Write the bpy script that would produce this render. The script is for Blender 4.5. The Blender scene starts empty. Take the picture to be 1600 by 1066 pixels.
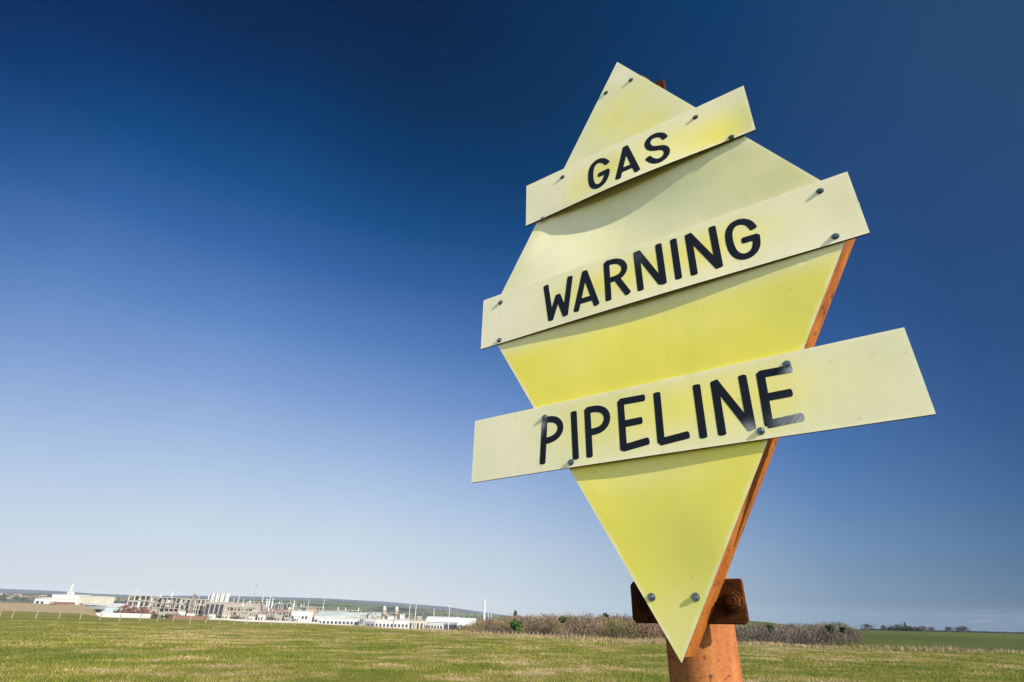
import bpy, math, random
import numpy as np
from mathutils import Vector, Matrix, noise

# ------------------------------------------------------------ camera, sky, sun, exposure
F = 850.0                      # focal length in pixels of a 1600 px wide frame
EXPO = 1.1
HAZE = 0.000042
CAM = np.array([0.0, 0.0, 1.6])
def _unit(v):
    v = np.array(v, float); return v / np.linalg.norm(v)
_a = np.array([-800, 948 - 533, F]); _b = np.array([800, 990 - 533, F])
_up = _unit(np.cross(_a, _b)); _up = -_up if _up[1] > 0 else _up
_fw = np.array([0, 0, 1.0]); _fw = _unit(_fw - (_fw @ _up) * _up)
_rt = np.cross(_fw, _up)
CV2W = np.array([_rt, _fw, _up])             # camera axes (x right, y down, z ahead) -> world
def ray(px, py):
    d = CV2W @ np.array([px - 800.0, py - 533.0, F]); return d / d[1]
def at(px, py, Y):                            # world point on a sight line at distance Y ahead
    return CAM + ray(px, py) * Y
def on_ground(px, py, z=0.0):
    d = ray(px, py); t = (z - CAM[2]) / d[2]; return CAM + d * t

scene = bpy.context.scene
scene.render.resolution_x, scene.render.resolution_y = 1024, 682
cam_data = bpy.data.cameras.new('camera'); cam = bpy.data.objects.new('camera', cam_data)
scene.collection.objects.link(cam); scene.camera = cam
cam_data.sensor_width = 36; cam_data.lens = F * 36 / 1600
cam_data.clip_start = 0.05; cam_data.clip_end = 40000
_m = Matrix.Identity(4)
for i in range(3):
    _m[i][0] = CV2W[i][0]; _m[i][1] = -CV2W[i][1]; _m[i][2] = -CV2W[i][2]; _m[i][3] = CAM[i]
cam.matrix_world = _m

# the sign's plane in camera axes (columns: right, up, outward normal) and its centre
SR = np.array([[0.8296730, 0.0234208, -0.5577582], [-0.2474901, -0.8801365, -0.4051028],
               [-0.5003912, 0.4741425, -0.7244291]])
ST = np.array([0.23518, -0.12175, 1.0])
S = 1.10                                       # metres per unit
SIGN_R = CV2W @ SR
SIGN_O = CAM + CV2W @ ST * S
def unproj(px, py, z=0.0):                     # picture point -> metres in the sign's own plane at height z (m) above it
    O = ST * S + SR[:, 2] * z; d = np.array([px - 800.0, py - 533.0, F])
    t = (SR[:, 2] @ O) / (SR[:, 2] @ d); return (SR.T @ (d * t - O))[:2]

SUN_LOCAL = _unit([0.89, 0.437, 0.15])
SUN = SIGN_R @ SUN_LOCAL
SUN_EL = math.asin(SUN[2]); SUN_AZ = math.atan2(SUN[0], SUN[1])
sd = bpy.data.lights.new('sun', 'SUN'); sd.energy = 4.8; sd.angle = math.radians(0.5); sd.color = (1.0, 0.95, 0.86)
so = bpy.data.objects.new('sun', sd); scene.collection.objects.link(so)
so.rotation_euler = Vector(SUN).to_track_quat('Z', 'Y').to_euler(); so.location = (5, -5, 8)
print('sun elevation', math.degrees(SUN_EL), 'azimuth', math.degrees(SUN_AZ))

scene.view_settings.view_transform = 'Standard'; scene.view_settings.look = 'None'
scene.view_settings.exposure = EXPO; scene.view_settings.gamma = 1
scene.view_settings.use_curve_mapping = False

def lin(c):
    c = np.array(c, float) / 255.0
    return np.where(c <= 0.04045, c / 12.92, ((c + 0.055) / 1.055) ** 2.4)
SKY_X = [0, 400, 700, 1180, 1400, 1600]
SKY_Y = [0, 100, 200, 300, 400, 500, 600, 700, 800, 900, 970]
SKY_T = [
 [(0,42,92),(0,60,115),(30,84,146),(60,108,172),(90,130,192),(117,151,206),(146,174,218),(174,197,228),(198,214,231),(210,216,226),(212,215,224)],
 [(0,38,76),(0,49,98),(0,67,120),(32,85,145),(58,105,170),(92,135,198),(130,162,215),(165,190,225),(195,215,232),(217,224,230),(217,222,228)],
 [(0,38,74),(0,42,78),(0,49,87),(0,60,110),(30,82,140),(62,105,168),(95,135,195),(140,170,218),(180,202,230),(208,220,230),(214,220,228)],
 [(20,62,108),(25,62,108),(30,66,112),(32,70,118),(38,78,132),(48,90,150),(64,106,168),(84,125,184),(112,148,194),(150,174,201),(160,178,197)],
 [(38,72,115),(38,72,116),(38,72,119),(38,72,122),(38,74,126),(40,78,132),(52,92,148),(68,108,163),(86,127,176),(106,137,169),(125,144,163)],
 [(43,75,110),(42,75,114),(42,75,118),(42,76,120),(42,78,122),(44,80,127),(48,82,132),(58,92,140),(68,105,150),(86,118,148),(105,125,146)]]
SKY_T = np.array([[lin(c) for c in col] for col in SKY_T])
def sky_lookup(px, py):
    px = min(max(px, 0), 1600); py = min(max(py, 0), 970)
    i = min(max(np.searchsorted(SKY_X, px) - 1, 0), len(SKY_X) - 2); u = (px - SKY_X[i]) / (SKY_X[i + 1] - SKY_X[i])
    j = min(max(np.searchsorted(SKY_Y, py) - 1, 0), len(SKY_Y) - 2); v = (py - SKY_Y[j]) / (SKY_Y[j + 1] - SKY_Y[j])
    return ((1-u)*(1-v)*SKY_T[i][j] + u*(1-v)*SKY_T[i+1][j] + (1-u)*v*SKY_T[i][j+1] + u*v*SKY_T[i+1][j+1])
def sky_dir(az, el):                            # colour of the polarised sky towards azimuth / elevation (degrees)
    a, e = math.radians(az), math.radians(el)
    d = np.array([math.sin(a) * math.cos(e), math.cos(a) * math.cos(e), math.sin(e)]); c = CV2W.T @ d
    if c[2] < 0.12: c = np.array([c[0], c[1], 0.12])
    return sky_lookup(800 + F * c[0] / c[2], 533 + F * c[1] / c[2])

world = bpy.data.worlds.new('World'); scene.world = world; world.use_nodes = True
wn, wl = world.node_tree.nodes, world.node_tree.links; wn.clear()
def wmath(op, a, b=None, c=None, clamp=False):
    n = wn.new('ShaderNodeMath'); n.operation = op; n.use_clamp = clamp
    for k, v in enumerate((a, b, c)):
        if v is None: continue
        if isinstance(v, (int, float)): n.inputs[k].default_value = v
        else: wl.new(v, n.inputs[k])
    return n.outputs[0]
def wmix(f, a, b, blend='MIX'):
    n = wn.new('ShaderNodeMixRGB'); n.blend_type = blend
    for k, v in enumerate((f, a, b)):
        if isinstance(v, (int, float)): n.inputs[k].default_value = v
        elif isinstance(v, tuple): n.inputs[k].default_value = v
        else: wl.new(v, n.inputs[k])
    return n.outputs[0]
tc = wn.new('ShaderNodeTexCoord'); sep = wn.new('ShaderNodeSeparateXYZ'); wl.new(tc.outputs['Generated'], sep.inputs[0])
X_, Y_, Z_ = sep.outputs
el = wmath('ARCSINE', Z_); az = wmath('ARCTAN2', X_, Y_)
EMAX = 80.0
elf = wmath('DIVIDE', el, math.radians(EMAX), clamp=True)
AIR = np.array([0.30, 0.38, 0.50])               # light the haze box itself scatters towards the camera
ELS = [0, 1.2, 3, 6, 10, 15, 20, 26, 32, 38, 44, 50, 56, 63, 71, 80]
AZS = [-58, -44, -30, -15, 0, 15, 30, 44, 58]
cur = None
for k, A in enumerate(AZS):
    r = wn.new('ShaderNodeValToRGB'); r.color_ramp.interpolation = 'LINEAR'; cr = r.color_ramp
    while len(cr.elements) > 1: cr.elements.remove(cr.elements[-1])
    for q, e in enumerate(ELS):
        acc = np.zeros(3)
        for da in (-5, 0, 5):
            for de in (-2, 0, 2): acc += sky_dir(A + da, max(e + de, 0)) / 9
        L_ = min(150 / max(math.sin(math.radians(e)), 1e-4), 5700); T_ = math.exp(-HAZE * L_)
        acc = acc / 2 ** EXPO; acc = np.maximum((acc - AIR * (1 - T_)) / T_, acc * 0.15)
        if q == 0: el0 = cr.elements[0]; el0.position = 0
        else: el0 = cr.elements.new(e / EMAX)
        el0.color = (*acc, 1)
    wl.new(elf, r.inputs[0])
    if cur is None: cur = r.outputs[0]
    else:
        mr = wn.new('ShaderNodeMapRange'); mr.interpolation_type = 'SMOOTHSTEP' if False else 'LINEAR'
        mr.inputs['From Min'].default_value = math.radians(AZS[k - 1]); mr.inputs['From Max'].default_value = math.radians(A)
        wl.new(az, mr.inputs['Value']); cur = wmix(mr.outputs[0], cur, r.outputs[0])
# a few thin low clouds near the horizon to the right
mp = wn.new('ShaderNodeCombineXYZ'); wl.new(wmath('MULTIPLY', az, 9.0), mp.inputs[0]); wl.new(wmath('MULTIPLY', el, 150.0), mp.inputs[1])
nz = wn.new('ShaderNodeTexNoise'); nz.inputs['Scale'].default_value = 2.4; nz.inputs['Detail'].default_value = 5
wl.new(mp.outputs[0], nz.inputs['Vector'])
cm = wn.new('ShaderNodeMapRange'); cm.interpolation_type = 'SMOOTHSTEP'
cm.inputs['From Min'].default_value = 0.57; cm.inputs['From Max'].default_value = 0.68; wl.new(nz.outputs['Fac'], cm.inputs['Value'])
band = wmath('SUBTRACT', 1.0, wmath('ABSOLUTE', wmath('DIVIDE', wmath('SUBTRACT', el, math.radians(1.1)), math.radians(0.9))), clamp=True)
azr = wn.new('ShaderNodeMapRange'); azr.interpolation_type = 'SMOOTHSTEP'
azr.inputs['From Min'].default_value = math.radians(15); azr.inputs['From Max'].default_value = math.radians(40); wl.new(az, azr.inputs['Value'])
cf = wmath('MULTIPLY', wmath('MULTIPLY', cm.outputs[0], band), wmath('MULTIPLY', azr.outputs[0], 0.6))
cur = wmix(cf, cur, (0.16, 0.17, 0.19, 1))
sky = wn.new('ShaderNodeTexSky'); sky.sky_type = 'NISHITA'; sky.sun_disc = False
sky.sun_elevation = SUN_EL; sky.sun_rotation = SUN_AZ; sky.air_density = 1.0; sky.dust_density = 0.6
skyc = wmix(1.0, sky.outputs[0], (0.14, 0.14, 0.14, 1), 'MULTIPLY')
fr = wn.new('ShaderNodeMapRange'); fr.interpolation_type = 'SMOOTHSTEP'
fr.inputs['From Min'].default_value = 0.1; fr.inputs['From Max'].default_value = 0.37; wl.new(Y_, fr.inputs['Value'])
cur = wmix(fr.outputs[0], skyc, cur)
bg = wn.new('ShaderNodeBackground'); bg.inputs['Strength'].default_value = 1.0; wl.new(cur, bg.inputs['Color'])
wo = wn.new('ShaderNodeOutputWorld'); wl.new(bg.outputs[0], wo.inputs['Surface'])

# ------------------------------------------------------------ helpers
rng = np.random.default_rng(11); random.seed(11)
def mesh_obj(name, verts, faces, mat, parent=None, smooth=False, cols=None):
    me = bpy.data.meshes.new(name)
    if isinstance(faces, np.ndarray):
        n, k = faces.shape
        me.vertices.add(len(verts)); me.vertices.foreach_set('co', np.asarray(verts, np.float32).ravel())
        me.loops.add(n * k); me.loops.foreach_set('vertex_index', faces.astype(np.int32).ravel())
        me.polygons.add(n); me.polygons.foreach_set('loop_start', np.arange(0, n * k, k, dtype=np.int32))
        me.update(calc_edges=True)
    else:
        me.from_pydata([tuple(map(float, v)) for v in verts], [], [tuple(int(i) for i in f) for f in faces]); me.update()
    for m in (mat if isinstance(mat, list) else [mat]): me.materials.append(m)
    if smooth: me.polygons.foreach_set('use_smooth', [True] * len(me.polygons))
    if cols is not None:
        a = me.color_attributes.new('tone', 'FLOAT_COLOR', 'POINT')
        c = np.ones((len(verts), 4), np.float32); c[:, :np.asarray(cols).shape[1]] = cols
        a.data.foreach_set('color', c.ravel())
    o = bpy.data.objects.new(name, me); scene.collection.objects.link(o)
    if parent: o.parent = parent
    return o
def tag(o, label=None, cat=None, group=None, kind=None):
    if label: o['label'] = label
    if cat: o['category'] = cat
    if group: o['group'] = group
    if kind: o['kind'] = kind
    return o
def empty(name, loc, rz=0.0, label=None, cat=None, group=None):
    o = bpy.data.objects.new(name, None); scene.collection.objects.link(o)
    o.location = tuple(float(v) for v in loc); o.rotation_euler = (0, 0, rz); o.empty_display_size = 0.3
    return tag(o, label, cat, group)
class MB:
    def __init__(s): s.v = []; s.f = []
    def add(s, vs, fs):
        b = len(s.v); s.v += [tuple(map(float, v)) for v in vs]; s.f += [tuple(b + i for i in f) for f in fs]; return s
    def box(s, x0, x1, y0, y1, z0, z1):
        return s.add([(x0,y0,z0),(x1,y0,z0),(x1,y1,z0),(x0,y1,z0),(x0,y0,z1),(x1,y0,z1),(x1,y1,z1),(x0,y1,z1)],
                     [(0,3,2,1),(4,5,6,7),(0,1,5,4),(1,2,6,5),(2,3,7,6),(3,0,4,7)])
    def cyl(s, p0, p1, r0, r1=None, n=12, cap=True):
        r1 = r0 if r1 is None else r1
        p0, p1 = Vector(p0), Vector(p1); d = (p1 - p0).normalized()
        a = d.orthogonal().normalized(); b = d.cross(a); vs = []
        for p, r in ((p0, r0), (p1, r1)):
            vs += [p + (a * math.cos(t) + b * math.sin(t)) * r for t in (2 * math.pi * k / n for k in range(n))]
        fs = [(k, (k + 1) % n, n + (k + 1) % n, n + k) for k in range(n)]
        if cap: fs += [tuple(range(n - 1, -1, -1)), tuple(range(n, 2 * n))]
        return s.add(vs, fs)
    def lathe(s, c, prof, n=16, axis='z'):
        vs = []
        for r, h in prof:
            for k in range(n):
                t = 2 * math.pi * k / n; vs.append((c[0] + r * math.cos(t), c[1] + r * math.sin(t), c[2] + h))
        fs = []
        for j in range(len(prof) - 1):
            for k in range(n): fs.append((j*n+k, j*n+(k+1)%n, (j+1)*n+(k+1)%n, (j+1)*n+k))
        fs += [tuple(range(n - 1, -1, -1)), tuple((len(prof)-1)*n + k for k in range(n))]
        return s.add(vs, fs)
    def prism(s, poly, z0, z1):
        n = len(poly); vs = [(x, y, z0) for x, y in poly] + [(x, y, z1) for x, y in poly]
        return s.add(vs, [tuple(range(n - 1, -1, -1)), tuple(range(n, 2 * n))] + [(k, (k+1) % n, n + (k+1) % n, n + k) for k in range(n)])
    def gable(s, x0, x1, y0, y1, z0, z1, over=0.0):      # ridge along x
        ym = (y0 + y1) / 2; x0 -= over; x1 += over; y0 -= over; y1 += over
        return s.add([(x0,y0,z0),(x1,y0,z0),(x1,y1,z0),(x0,y1,z0),(x0,ym,z1),(x1,ym,z1)],
                     [(0,3,2,1),(0,1,5,4),(2,3,4,5),(0,4,3),(1,2,5)])
    def build(s, name, mat, parent=None, smooth=False):
        return mesh_obj(name, s.v, s.f, mat, parent, smooth)

def mat(name, rough=0.7, metal=0.0, spec=0.3):
    m = bpy.data.materials.new(name); m.use_nodes = True
    b = m.node_tree.nodes['Principled BSDF']
    b.inputs['Roughness'].default_value = rough; b.inputs['Metallic'].default_value = metal
    b.inputs['Specular IOR Level'].default_value = spec
    return m, m.node_tree.nodes, m.node_tree.links, b
def nnoise(n, l, vec, scale, detail=4, rough=0.55, out='Fac'):
    t = n.new('ShaderNodeTexNoise'); t.inputs['Scale'].default_value = scale; t.inputs['Detail'].default_value = detail
    t.inputs['Roughness'].default_value = rough
    if vec is not None: l.new(vec, t.inputs['Vector'])
    return t.outputs[out]
def nramp(n, l, fac, stops):
    r = n.new('ShaderNodeValToRGB'); cr = r.color_ramp
    while len(cr.elements) > 1: cr.elements.remove(cr.elements[-1])
    for i, (p, c) in enumerate(stops):
        e = cr.elements[0] if i == 0 else cr.elements.new(p)
        e.position = p; e.color = (*c, 1)
    l.new(fac, r.inputs[0]); return r.outputs[0]
def nmix(n, l, f, a, b, blend='MIX'):
    x = n.new('ShaderNodeMixRGB'); x.blend_type = blend
    for k, v in enumerate((f, a, b)):
        if isinstance(v, (int, float)): x.inputs[k].default_value = v
        elif isinstance(v, tuple): x.inputs[k].default_value = (*v, 1) if len(v) == 3 else v
        else: l.new(v, x.inputs[k])
    return x.outputs[0]
def nbump(n, l, b, h, strength, dist):
    x = n.new('ShaderNodeBump'); x.inputs['Strength'].default_value = strength; x.inputs['Distance'].default_value = dist
    l.new(h, x.inputs['Height']); l.new(x.outputs[0], b.inputs['Normal'])
def plain(name, col, rough=0.7, var=0.12, scale=3.0, metal=0.0, spec=0.3):
    m, n, l, b = mat(name, rough, metal, spec)
    g = n.new('ShaderNodeNewGeometry').outputs['Position']
    f = nnoise(n, l, g, scale, 4)
    lo = tuple(c * (1 - var) for c in col); hi = tuple(min(c * (1 + var), 1) for c in col)
    l.new(nramp(n, l, f, [(0.3, lo), (0.7, hi)]), b.inputs['Base Color']); return m

# ------------------------------------------------------------ terrain
EDGE = [(-300, 948), (0, 954.2), (100, 957.6), (160, 960), (236, 962.4), (296, 965.2), (330, 967.5), (380, 971), (430, 972.8), (500, 975.2), (560, 978.3), (620, 982.5), (740, 990.5), (900, 999), (1030, 1004), (1160, 1006), (1400, 1015), (1600, 1018), (1900, 1022)]
_e = [on_ground(*p) for p in EDGE]
E_AZ = [math.atan2(p[0], p[1]) for p in _e]; E_R = [math.hypot(p[0], p[1]) for p in _e]
def edge_r(a): return np.interp(a, E_AZ, E_R)
def sky_height(pts, r):                          # skyline given in picture points -> heights over azimuth at range r
    A, H = [], []
    for px, py in pts:
        d = ray(px, py); h = math.hypot(d[0], d[1]); A.append(math.atan2(d[0], d[1])); H.append(CAM[2] + d[2] / h * r)
    return A, H
R1, R2 = 2400.0, 4800.0
H1 = sky_height([(-300, 930), (0, 929), (60, 928), (130, 930), (240, 935), (330, 936), (480, 939), (520, 939), (600, 946), (680, 952), (740, 959), (830, 966), (900, 972), (1100, 978), (1400, 986), (1600, 991), (1900, 998)], R1)
H2 = sky_height([(-300, 912), (0, 921), (80, 924), (150, 929), (240, 932), (340, 932), (430, 934), (500, 936), (540, 938), (600, 941), (660, 946), (700, 949), (740, 955), (800, 963), (900, 971), (1000, 976), (1300, 983), (1600, 991.5), (1900, 999)], R2)
H3 = sky_height([(900, 975), (1040, 975), (1100, 968), (1160, 969.5), (1190, 971.5), (1230, 975), (1290, 982), (1330, 985.5), (1400, 986), (1600, 991), (1900, 998)], 900.0)
AZ_RIGHT = math.atan2(ray(1335, 980)[0], 1); AZ_MID = math.atan2(ray(1200, 980)[0], 1)
def sstep(a, b, x):
    t = np.clip((x - a) / (b - a), 0, 1); return t * t * (3 - 2 * t)
def terrain(x, y):
    x = np.asarray(x, float); y = np.asarray(y, float)
    r = np.hypot(x, y); a = np.arctan2(x, y)
    er = edge_r(a)
    rightness = sstep(AZ_MID, AZ_RIGHT, a)
    low = -3.4 * sstep(er * 0.97, er + 60, r) - 1.8 * sstep(150, 320, r)
    z = low * (1 - rightness)
    dip = -1.5 * sstep(er * 0.98, er + 14, r)
    rise = sstep(er + 10, 330, r)
    rz = dip * (1 - rise) + rise * (0.75 + 0.9 * sstep(300, 1100, r))
    z = z + rightness * rz
    lf = sstep(math.atan2(ray(185, 950)[0], 1), math.atan2(ray(125, 950)[0], 1), a)
    lz = 3.7 * sstep(er, 450, r) + 2.0 * sstep(450, 1000, r); z = z + lf * (lz - z)
    h3 = np.interp(a, H3[0], H3[1]); w3 = sstep(math.atan2(ray(1000, 975)[0], 1), math.atan2(ray(1090, 975)[0], 1), a) * (1 - rightness)
    z = z + w3 * sstep(330, 900, r) * (h3 - z)
    h1 = np.interp(a, *H1); h2 = np.interp(a, *H2)
    t1 = sstep(1500, R1, r) * (1 - rightness) * (1 - w3); z = z + t1 * (h1 - z)
    t2 = sstep(R1, R2, r) * (1 - rightness * 0.0); z = z + t2 * (h2 - z)
    return z
def tz(x, y): return float(terrain(x, y))

def ground_material():
    m, n, l, b = mat('meadow_and_farmland', 0.9, 0, 0.15)
    g = n.new('ShaderNodeNewGeometry').outputs['Position']
    mapp = n.new('ShaderNodeMapping'); l.new(g, mapp.inputs[0]); mapp.inputs['Scale'].default_value = (1, 1, 0.2)
    p = mapp.outputs[0]
    n1 = nnoise(n, l, p, 0.35, 6, 0.62); n2 = nnoise(n, l, p, 3.1, 6, 0.7); n3 = nnoise(n, l, p, 22.0, 4, 0.7)
    n0 = nnoise(n, l, p, 0.35 * 0.17, 3, 0.5); av = n.new('ShaderNodeMath'); av.operation = 'MULTIPLY_ADD'
    l.new(n0, av.inputs[0]); av.inputs[1].default_value = 0.55; av.inputs[2].default_value = -0.275
    ad = n.new('ShaderNodeMath'); ad.operation = 'ADD'; l.new(n1, ad.inputs[0]); l.new(av.outputs[0], ad.inputs[1])
    grass = nramp(n, l, ad.outputs[0], [(0.31, (0.070, 0.084, 0.006)), (0.46, (0.108, 0.111, 0.010)), (0.55, (0.158, 0.134, 0.028)), (0.66, (0.24, 0.18, 0.08))])
    fine = nramp(n, l, n2, [(0.3, (0.55, 0.6, 0.5)), (0.5, (1.0, 1.0, 1.0)), (0.72, (1.5, 1.35, 1.3))])
    grass = nmix(n, l, 1.0, grass, fine, 'MULTIPLY')
    tan = nramp(n, l, n2, [(0.3, (0.21, 0.15, 0.08)), (0.7, (0.31, 0.23, 0.135))])
    vor = n.new('ShaderNodeTexVoronoi'); vor.inputs['Scale'].default_value = 0.0016; l.new(g, vor.inputs['Vector'])
    sp = n.new('ShaderNodeSeparateColor'); l.new(vor.outputs['Color'], sp.inputs[0])
    farm = nramp(n, l, sp.outputs[0], [(0.0, (0.075, 0.085, 0.045)), (0.3, (0.12, 0.14, 0.065)), (0.5, (0.15, 0.125, 0.085)), (0.75, (0.095, 0.115, 0.055)), (1.0, (0.20, 0.175, 0.12))])
    woods = nramp(n, l, nnoise(n, l, g, 0.004, 6, 0.7), [(0.5, (1, 1, 1)), (0.56, (0.35, 0.33, 0.3))])
    farm = nmix(n, l, 1.0, farm, woods, 'MULTIPLY')
    at_ = n.new('ShaderNodeAttribute'); at_.attribute_name = 'tone'; s3 = n.new('ShaderNodeSeparateColor'); l.new(at_.outputs['Color'], s3.inputs[0])
    ln = n.new('ShaderNodeVectorMath'); ln.operation = 'LENGTH'; l.new(g, ln.inputs[0])
    fr_ = n.new('ShaderNodeMapRange'); fr_.interpolation_type = 'SMOOTHSTEP'; l.new(ln.outputs['Value'], fr_.inputs['Value']); fr_.inputs['From Min'].default_value = 2500; fr_.inputs['From Max'].default_value = 3300
    hazy_moor = nramp(n, l, nnoise(n, l, g, 0.0022, 6, 0.65), [(0.35, (0.075, 0.075, 0.085)), (0.65, (0.125, 0.12, 0.125))])  # far hills: distance haze painted into the moorland colour as blue-grey
    farm = nmix(n, l, fr_.outputs[0], farm, hazy_moor)
    c = nmix(n, l, s3.outputs[0], grass, tan); c = nmix(n, l, s3.outputs[1], c, farm)
    green = nramp(n, l, nnoise(n, l, g, 0.02, 5, 0.6), [(0.35, (0.040, 0.055, 0.005)), (0.65, (0.068, 0.078, 0.008))])
    c = nmix(n, l, s3.outputs[2], c, green)
    l.new(c, b.inputs['Base Color'])
    mm = n.new('ShaderNodeMath'); mm.operation = 'ADD'; l.new(n2, mm.inputs[0]); l.new(n3, mm.inputs[1])
    nbump(n, l, b, mm.outputs[0], 0.6, 0.12)
    return m
M_GROUND = ground_material()
def build_ground():
    AN = np.radians(np.concatenate([np.linspace(-180, -62, 40)[:-1], np.linspace(-62, 62, 340), np.linspace(62, 180, 40)[1:]]))
    RN = np.concatenate([[0.0], np.geomspace(0.6, 20, 24), np.geomspace(20.5, 400, 150), np.geomspace(405, 5600, 110)])
    A, R = np.meshgrid(AN, RN, indexing='xy')
    X, Y = R * np.sin(A), R * np.cos(A); Z = terrain(X, Y)
    Z += 0.05 * np.sin(X * 0.31 + 1) * np.sin(Y * 0.23) * sstep(8, 20, R) * (1 - sstep(50, 110, R))
    er = edge_r(A); right = sstep(AZ_MID, AZ_RIGHT, A)
    midpatch = sstep(-0.2, -0.5, A)
    verge = sstep(er - 14, er - 1, R) * 0.55 + sstep(er * 0.99, er + 8, R) * 0.45
    verge = verge * (1 - 0.75 * right)
    site = sstep(300, 420, R) * (1 - right)
    tanv = verge * (1 - 0.5 * site)
    lf = sstep(math.atan2(ray(185, 950)[0], 1), math.atan2(ray(125, 950)[0], 1), A)
    tanv = np.maximum(tanv, lf * sstep(er, er + 20, R))
    farm = np.maximum(sstep(900, 1300, R), lf * sstep(440, 470, R)) * (1 - right)
    green = right * sstep(er + 4, er + 25, R)
    h3z = sstep(math.atan2(ray(1000, 975)[0], 1), math.atan2(ray(1090, 975)[0], 1), A) * (1 - right) * sstep(300, 420, R)
    green = np.clip(green + h3z, 0, 1)
    cols = np.stack([tanv, farm * (1 - h3z), green], -1).reshape(-1, 3)
    nr, na = A.shape
    i = np.arange(nr - 1)[:, None]; j = np.arange(na - 1)[None, :]
    a0 = i * na + j; f = np.stack([a0, a0 + na, a0 + na + 1, a0 + 1], -1).reshape(-1, 4)[:, ::-1]
    o = mesh_obj('ground', np.stack([X, Y, Z], -1).reshape(-1, 3), f, M_GROUND, smooth=True, cols=cols)
    tag(o, 'rough green and straw coloured pasture falling away to distant fields and hills', 'ground', kind='structure')
build_ground()

def grass_mat(name, stops, sc=0.35, tsc=3.1):
    m, n, l, b = mat(name, 0.85, 0, 0.2)
    g = n.new('ShaderNodeNewGeometry'); p = g.outputs['Position']
    mapp = n.new('ShaderNodeMapping'); l.new(p, mapp.inputs[0]); mapp.inputs['Scale'].default_value = (1, 1, 0.2)
    n1 = nnoise(n, l, mapp.outputs[0], sc, 6, 0.62)
    n0 = nnoise(n, l, mapp.outputs[0], sc * 0.17, 3, 0.5); av = n.new('ShaderNodeMath'); av.operation = 'MULTIPLY_ADD'
    l.new(n0, av.inputs[0]); av.inputs[1].default_value = 0.55; av.inputs[2].default_value = -0.275
    ad = n.new('ShaderNodeMath'); ad.operation = 'ADD'; l.new(n1, ad.inputs[0]); l.new(av.outputs[0], ad.inputs[1])
    c = nramp(n, l, ad.outputs[0], stops)
    v = n.new('ShaderNodeMapRange'); l.new(g.outputs['Random Per Island'], v.inputs['Value']); v.inputs['To Min'].default_value = 0.6; v.inputs['To Max'].default_value = 1.4
    hs = n.new('ShaderNodeHueSaturation'); l.new(c, hs.inputs['Color']); l.new(v.outputs[0], hs.inputs['Value'])
    l.new(hs.outputs[0], b.inputs['Base Color']); return m
def blades(name, X, Y, H, W, m, lean=0.35):
    n = len(X); Z = terrain(X, Y) + 0.05 * np.sin(X * 0.31 + 1) * np.sin(Y * 0.23) * sstep(8, 20, np.hypot(X, Y)) * (1 - sstep(50, 110, np.hypot(X, Y)))
    t = rng.uniform(0, 2 * np.pi, n); dx, dy = np.cos(t) * W, np.sin(t) * W
    lx, ly = rng.normal(0, lean, n) * H, rng.normal(0, lean, n) * H
    v = np.empty((n, 3, 3)); v[:, 0] = np.stack([X - dx, Y - dy, Z - 0.01], -1); v[:, 1] = np.stack([X + dx, Y + dy, Z - 0.01], -1)
    v[:, 2] = np.stack([X + lx, Y + ly, Z + H], -1)
    return mesh_obj(name, v.reshape(-1, 3), np.arange(3 * n).reshape(-1, 3), m)
def patchy(X, Y, s, seed):                        # cheap smooth patch noise 0..1
    r = np.random.default_rng(seed); out = 0
    for k in range(7):
        th, ph = r.uniform(0, 2 * np.pi, 2); q = s * (1.6 ** k) * 0.4
        out = out + np.sin((X * np.cos(th) + Y * np.sin(th)) * q + ph + 1.7 * np.sin((X * np.sin(th) - Y * np.cos(th)) * q * 0.7)) / (1.35 ** k)
    return 1 / (1 + np.exp(-out * 1.6))
def build_grass():
    n = 640000
    A = rng.uniform(math.radians(-52), math.radians(52), n); u = rng.uniform(0, 1, n)
    R = 3.0 * (36.0 ** u)                          # density falls with distance
    R = R * rng.uniform(0.97, 1.03, n); ok = R < edge_r(A) + 3; A, R = A[ok], R[ok]
    X, Y = R * np.sin(A), R * np.cos(A); pz = patchy(X, Y, 0.9, 3)
    H = (0.025 + 0.055 * rng.random(len(X)) ** 2) * (0.6 + 0.9 * pz) * np.clip((R / 22) ** 0.25, 0.8, 1.4)
    W = 0.0045 * np.clip(R / 13, 0.7, 3.2)
    o = blades('meadow_grass', X, Y, H, W, grass_mat('grass_blades', [(0.31, (0.080, 0.097, 0.010)), (0.46, (0.125, 0.128, 0.016)), (0.55, (0.195, 0.163, 0.045)), (0.66, (0.31, 0.235, 0.12))]))
    tag(o, 'short rough pasture grass, green with straw coloured patches, in front of the sign', 'grass', kind='stuff')
    n = 60000                                     # pale dry grass along the far edge of the field
    A = rng.uniform(math.radians(-50), math.radians(52), n)
    er = edge_r(A); R = er + rng.normal(1.5, 3.0, n) * np.clip(er / 60, 0.7, 2)
    X, Y = R * np.sin(A), R * np.cos(A)
    H = (0.12 + 0.35 * rng.random(n) ** 2) * (0.4 + patchy(X, Y, 0.5, 8)); H *= np.where(A < math.radians(-8), 0.5, 1.0)
    o = blades('dry_grass', X, Y, H, 0.03 * np.ones(n), grass_mat('dry_grass_blades', [(0.3, (0.15, 0.11, 0.045)), (0.55, (0.22, 0.17, 0.085)), (0.7, (0.29, 0.23, 0.13))], 0.2), 0.2)
    tag(o, 'strip of pale dry grass along the far edge of the pasture', 'dry grass', kind='stuff')
build_grass()

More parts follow.
